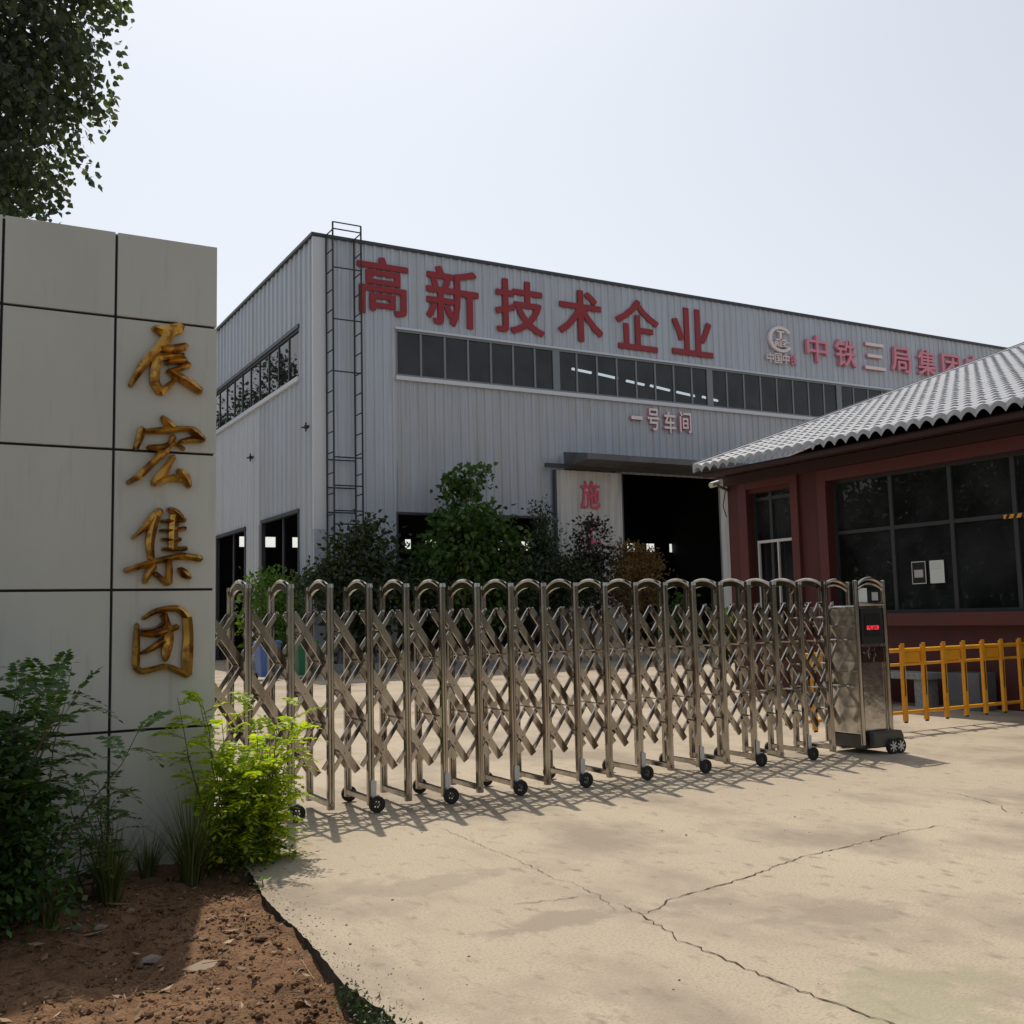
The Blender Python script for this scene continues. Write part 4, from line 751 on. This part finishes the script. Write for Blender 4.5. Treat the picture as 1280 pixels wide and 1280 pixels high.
# planting bed in front of the workshop
pl = [(9.0, 34.0), (9.5, 28.2), (11.0, 27.35), (22.6, 27.0)]
kb = MB()
for a, b in zip(pl[:-1], pl[1:]): kb.bar((a[0], a[1], .13), (b[0], b[1], .13), .26, .22, up=(a[1] - b[1], b[0] - a[0], 0))
tag(kb.build('bed_kerb', 'stone'), 'low grey kerb edging the planting bed before the workshop', 'kerb')
bs = MB(); bs.add([(9.05, 34, .17), (9.55, 28.3, .17), (11.0, 27.45, .17), (22.5, 27.1, .17), (22.5, 29.6, .17), (10.0, 29.6, .17), (10.0, 34, .17)], [tuple(range(7))]); tag(bs.build('bed_soil', 'soil'), kind='structure')
def pb(px, py, Y): p = onY(px, py, Y); return (p[0], p[1], .17), p[2]
b, h = pb(308, 706, 31.0); plant('green_shrub', 'bright green leafy shrub at the left of the planting bed', 'shrub', (9.35, 31.0, .17), h - .17, (.95, 1.3, 1.5), 95, 34, .15, 'leaf_bright', 60, trunk_r=.05, spread=.25)
b, h = pb(452, 640, 28.3); plant('dark_tree', 'dark leafy small tree standing before the black ladder', 'tree', b, h - .1, (1.15, .8, 2.1), 120, 36, .17, 'leaf_dark', 61, broad=True, twigs=80, trunk_r=.06, spread=.28, droop=.8)
b, h = pb(585, 572, 28.2)
def star(p, r_): return (abs(p[0]) < .38 + .62 * max(0, 1 - abs(p[2] + .10) * 1.7)) 
plant('broadleaf_tree', 'tallest young green tree in the middle of the planting bed', 'tree', b, h - .1, (1.95, 1.1, 2.85), 190, 36, .19, 'leaf_mid', 62, broad=True, twigs=120, trunk_r=.08, spread=.27, droop=.8, shape=star, limbs=24, aspect=.7)
b, h = pb(676, 614, 28.0)
def cone(p, r_): return math.hypot(p[0], p[1]) < .55 * (1.15 - p[2])
plant('conical_shrub', 'grey green conical shrub beside the painted sliding door', 'shrub', b, h - .1, (1.35, 1.0, 2.0), 190, 46, .105, 'leaf_pine', 63, trunk_r=.05, spread=.2, shape=cone)
b, h = pb(738, 640, 28.0); plant('purple_shrub', 'dark purple leaved shrub in front of the pink painted character', 'shrub', b, h - .1, (.65, .6, 1.75), 60, 30, .15, 'leaf_purple', 64, trunk_r=.04, spread=.2)
b, h = pb(790, 676, 27.7); plant('rust_shrub', 'rounded rust brown shrub in front of the doorway', 'shrub', b, h - .1, (1.15, .8, 1.25), 150, 42, .10, 'leaf_rust', 65, trunk_r=.04, spread=.2)
b, h = pb(888, 700, 27.6); plant('sparse_shrub', 'small sparse green shrub at the right end of the bed', 'shrub', (21.95, 27.75, .17), h, (.6, .5, 1.1), 34, 18, .15, 'leaf_mid', 66, trunk_r=.03, spread=.2, crown_z=1.2)
for k, (px, py, Y, lb) in enumerate([(420, 700, 27.9, 'low dark shrub filling the gap left of the dark tree'), (520, 705, 27.9, 'low dark shrub under the left side of the tallest young tree'), (635, 700, 27.8, 'low dark shrub between the young tree and the conical shrub'), (715, 700, 27.7, 'low dark shrub beneath the purple leaved shrub')]):
    b, h = pb(px, py, Y); plant('low_shrub', lb, 'shrub', b, h, (1.1, .7, .9), 90, 30, .14, 'leaf_dark', 70 + k, 'low dark shrubs in the planting bed', trunk_r=.03, spread=.22, crown_z=h - .9)
plant('yellow_green_shrub', 'yellow green shrub seen low through the gate near the gatehouse', 'shrub', (onY(905, 745, 24)[0], 24, 0), 1.75, (.5, .5, .85), 50, 26, .13, 'leaf_limelow', 80, trunk_r=.03, spread=.16)
# bins by the bed
def bin_(px, m, lb):
    p = onY(px, 815, 26.6); t = thing('wheeled_bin', lb, 'bin', (p[0], p[1], 0), 'wheeled bins by the planting bed'); mb = MB()
    mb.prism([(-.22, -.24), (.22, -.24), (.22, .24), (-.22, .24)], lambda q: (p[0] + q[0], p[1] + q[1], .08), lambda q: (p[0] + q[0] * 1.25, p[1] + q[1] * 1.2, .92)); mb.build('bin_body', m, t, bevel=.02)
    mb = MB(); mb.prism([(-.30, .92), (.30, .92), (.28, .98), (0, 1.02), (-.28, .98)], lambda q: (p[0] + q[0], p[1] - .32, q[1]), lambda q: (p[0] + q[0], p[1] + .32, q[1])); mb.build('lid', m, t, bevel=.01)
    for s in (-1, 1): MB().tube([(p[0] + s * .2, p[1] + .2, .09), (p[0] + s * .26, p[1] + .2, .09)], .09, 12).build('wheel', 'rubber', t)
bin_(334, 'bin_blue', 'blue wheeled bin behind the left end of the gate'); bin_(381, 'bin_green', 'green wheeled bin standing to the right of the blue one')

# pinnate fronds (foreground shrubs)
def fronds(base, stems, m, seed, name, label, cat, leaf=.03, flen=.2, npair=8, spreadv=.5, fr_per=8, low_m=None, stem_h=(.7, 1.1), lean=(0, 0), width=.25, group=None):
    r_ = np.random.default_rng(seed); base = np.array(base, float); t = thing(name, label, cat, base, group); mb = MB(); P = []; D = []; S = []; N = []
    for s in range(stems):
        a = r_.uniform(0, 6.283); b0 = base + [math.cos(a) * r_.uniform(0, width), math.sin(a) * r_.uniform(0, width) * .8, 0]; L = r_.uniform(*stem_h); tip = b0 + np.array([r_.normal() * spreadv * .5 + lean[0], r_.normal() * spreadv * .4 + lean[1], 0]) * L + [0, 0, L]
        pts = [b0 + (tip - b0) * k / 6 + r_.normal(size=3) * .012 * (k > 0) for k in range(7)]; mb.tube(pts, [.007 - .0009 * k for k in range(7)], 5)
        for k in range(fr_per):
            u = .22 + .78 * (k + r_.random() * .7) / fr_per; u = min(u, .999); i = int(u * 6); q = pts[i] + (pts[i + 1] - pts[i]) * (u * 6 - i)
            az = r_.uniform(0, 6.283); el = r_.uniform(-.05, .75) if u < .9 else r_.uniform(.5, 1.2); d = np.array([math.cos(az) * math.cos(el), math.sin(az) * math.cos(el), math.sin(el)]); fl = flen * r_.uniform(.6, 1.15); side = unit(np.cross(d, [0, 0, 1.0])); up = np.cross(side, d); prev = q
            for j in range(npair + 1):
                v = (j + .6) / (npair + .6); c = q + d * fl * v + np.array([0, 0, -1]) * fl * .38 * v * v
                if j == npair: P.append(c); D.append(d - [0, 0, .6]); S.append(leaf * .9); N.append(up)
                else:
                    for sg in (-1, 1): P.append(c + r_.normal(size=3) * .002); D.append(side * sg + d * .35 + [0, 0, -.15] + r_.normal(size=3) * .12); S.append(leaf * (1 - .35 * abs(v - .45)) * r_.uniform(.85, 1.15)); N.append(up + r_.normal(size=3) * .2)
            mb.tube([q, q + d * fl * .5 - [0, 0, fl * .095], q + d * fl - [0, 0, fl * .38]], [.0022, .0018, .001], 3)
    mb.build('stems', 'twig', t, recalc=False); P, D, S, N = np.array(P), np.array(D), np.array(S), np.array(N)
    leaf_obj('foliage', P, D, S, m, t, .5, seed, N, .1)
    return t
p0 = onZ(300, 1075, 0)
def filler(par, c, rx, ry, z0, hgt, n, size, m, seed, name='lower_foliage', power=.8):
    r_ = np.random.default_rng(seed); A = r_.uniform(0, 6.283, n); rr = np.sqrt(r_.random(n)); lump = 1 + .25 * np.sin(A * 5 + seed); zz = r_.random(n) ** power
    P = np.stack([c[0] + rr * rx * lump * np.cos(A) * (1.05 - .35 * zz), c[1] + rr * ry * lump * np.sin(A) * (1.05 - .35 * zz), z0 + zz * hgt * (1 - .45 * rr ** 2)], 1)
    leaf_obj(name, P, r_.normal(size=(n, 3)) + [0, 0, .2], size * (.6 + .8 * r_.random(n)), m, par, .52, seed + 1)
lime = fronds((1.80, 6.72, -.1), 30, 'leaf_lime', 90, 'lime_shrub', 'sunlit yellow green shrub at the pillar corner beside the gate', 'shrub', leaf=.056, flen=.27, npair=8, spreadv=.40, fr_per=14, stem_h=(.5, 1.16), width=.24, lean=(.04, -.02))
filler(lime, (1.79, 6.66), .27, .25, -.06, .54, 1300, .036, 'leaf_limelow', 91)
filler(lime, (1.82, 6.70), .28, .26, .30, .45, 350, .05, 'leaf_lime', 97, 'upper_foliage', 1.0)
rob = fronds((.22, 6.25, -.08), 54, 'leaf_robinia', 93, 'robinia_shrub', 'large dark green shrub with feathery leaves before the pillar', 'shrub', leaf=.062, flen=.33, npair=8, spreadv=.58, fr_per=13, stem_h=(.65, 1.40), width=.30)
filler(rob, (.22, 6.15), .54, .45, -.06, 1.15, 5600, .05, 'leaf_robinia', 193)
rob = fronds((-.25, 5.95, -.08), 34, 'leaf_robinia', 94, 'robinia_shrub', 'dark feathery shrub cut off by the left edge of view', 'shrub', leaf=.062, flen=.33, npair=8, spreadv=.6, fr_per=12, stem_h=(.6, 1.25), width=.34)
filler(rob, (-.2, 5.95), .45, .4, -.06, .85, 3000, .05, 'leaf_robinia', 194)
sd_ = fronds((1.0, 6.5, -.08), 9, 'leaf_robinia', 95, 'robinia_seedling', 'thin shaded seedling in front of the middle pillar joint', 'plant', leaf=.042, flen=.24, npair=7, spreadv=.5, fr_per=7, stem_h=(.4, .72), width=.14)
pz = onZ(330, 1128, -.08); fronds((pz[0], pz[1], -.1), 2, 'leaf_bright', 96, 'weed_sprig', 'small bright weed sprig growing by the slab edge', 'weed', leaf=.028, flen=.09, npair=3, spreadv=.3, fr_per=4, stem_h=(.12, .2), width=.03)
def tuft(px, py, h, nb, seed, lb):
    p = onZ(px, py, -.08); r_ = np.random.default_rng(seed); mb = MB(); x0, y0 = p[0], p[1]; z0 = soil_z(x0, y0)
    for k in range(nb):
        a = r_.uniform(0, 6.283); b = np.array([math.cos(a), math.sin(a), 0]); o = np.array([x0, y0, z0]) + b * r_.random() * .06; L = h * r_.uniform(.5, 1.1); ln = r_.uniform(.15, .75); s = np.array([-b[1], b[0], 0]) * .0048; vs = []
        for j in range(5): u = j / 4; c = o + b * L * ln * u ** 1.6 + np.array([0, 0, L * (u - .35 * ln * u * u)]); wv = s * (1 - u * .92); vs += [c - wv, c + wv]
        mb.add(vs, [(2 * j, 2 * j + 1, 2 * j + 3, 2 * j + 2) for j in range(4)])
    o = mb.build('grass_tuft', 'grass', recalc=False); tag(o, lb, 'grass', 'grass tufts at the foot of the pillar')
tuft(138, 1140, .55, 150, 1, 'tall grass tuft under the middle joint of the pillar'); tuft(238, 1112, .6, 200, 2, 'dense dark grass tuft left of the lime shrub'); tuft(4, 1140, .30, 60, 3, 'grass tuft at the left edge of view'); tuft(58, 1172, .24, 60, 4, 'short loose grass tuft in front of the feathery shrub'); tuft(185, 1105, .35, 70, 5, 'small grass tuft between the two taller ones')
mb = MB(); r_ = np.random.default_rng(8)                     # weeds creeping along the broken edge at the bottom of the view
P = []; 
for k in range(900): y = r_.uniform(3.3, 4.25); P.append((edge_x(y) - .02 + r_.normal() * .035, y, -.06 + r_.random() * .07))
tag(leaf_obj('creeping_weeds', P, r_.normal(size=(900, 3)) + [0, 0, .6], .012 + .016 * r_.random(900), 'leaf_dark', None, .5, 9), 'low dark weeds creeping along the broken slab edge', 'weeds', kind='stuff')
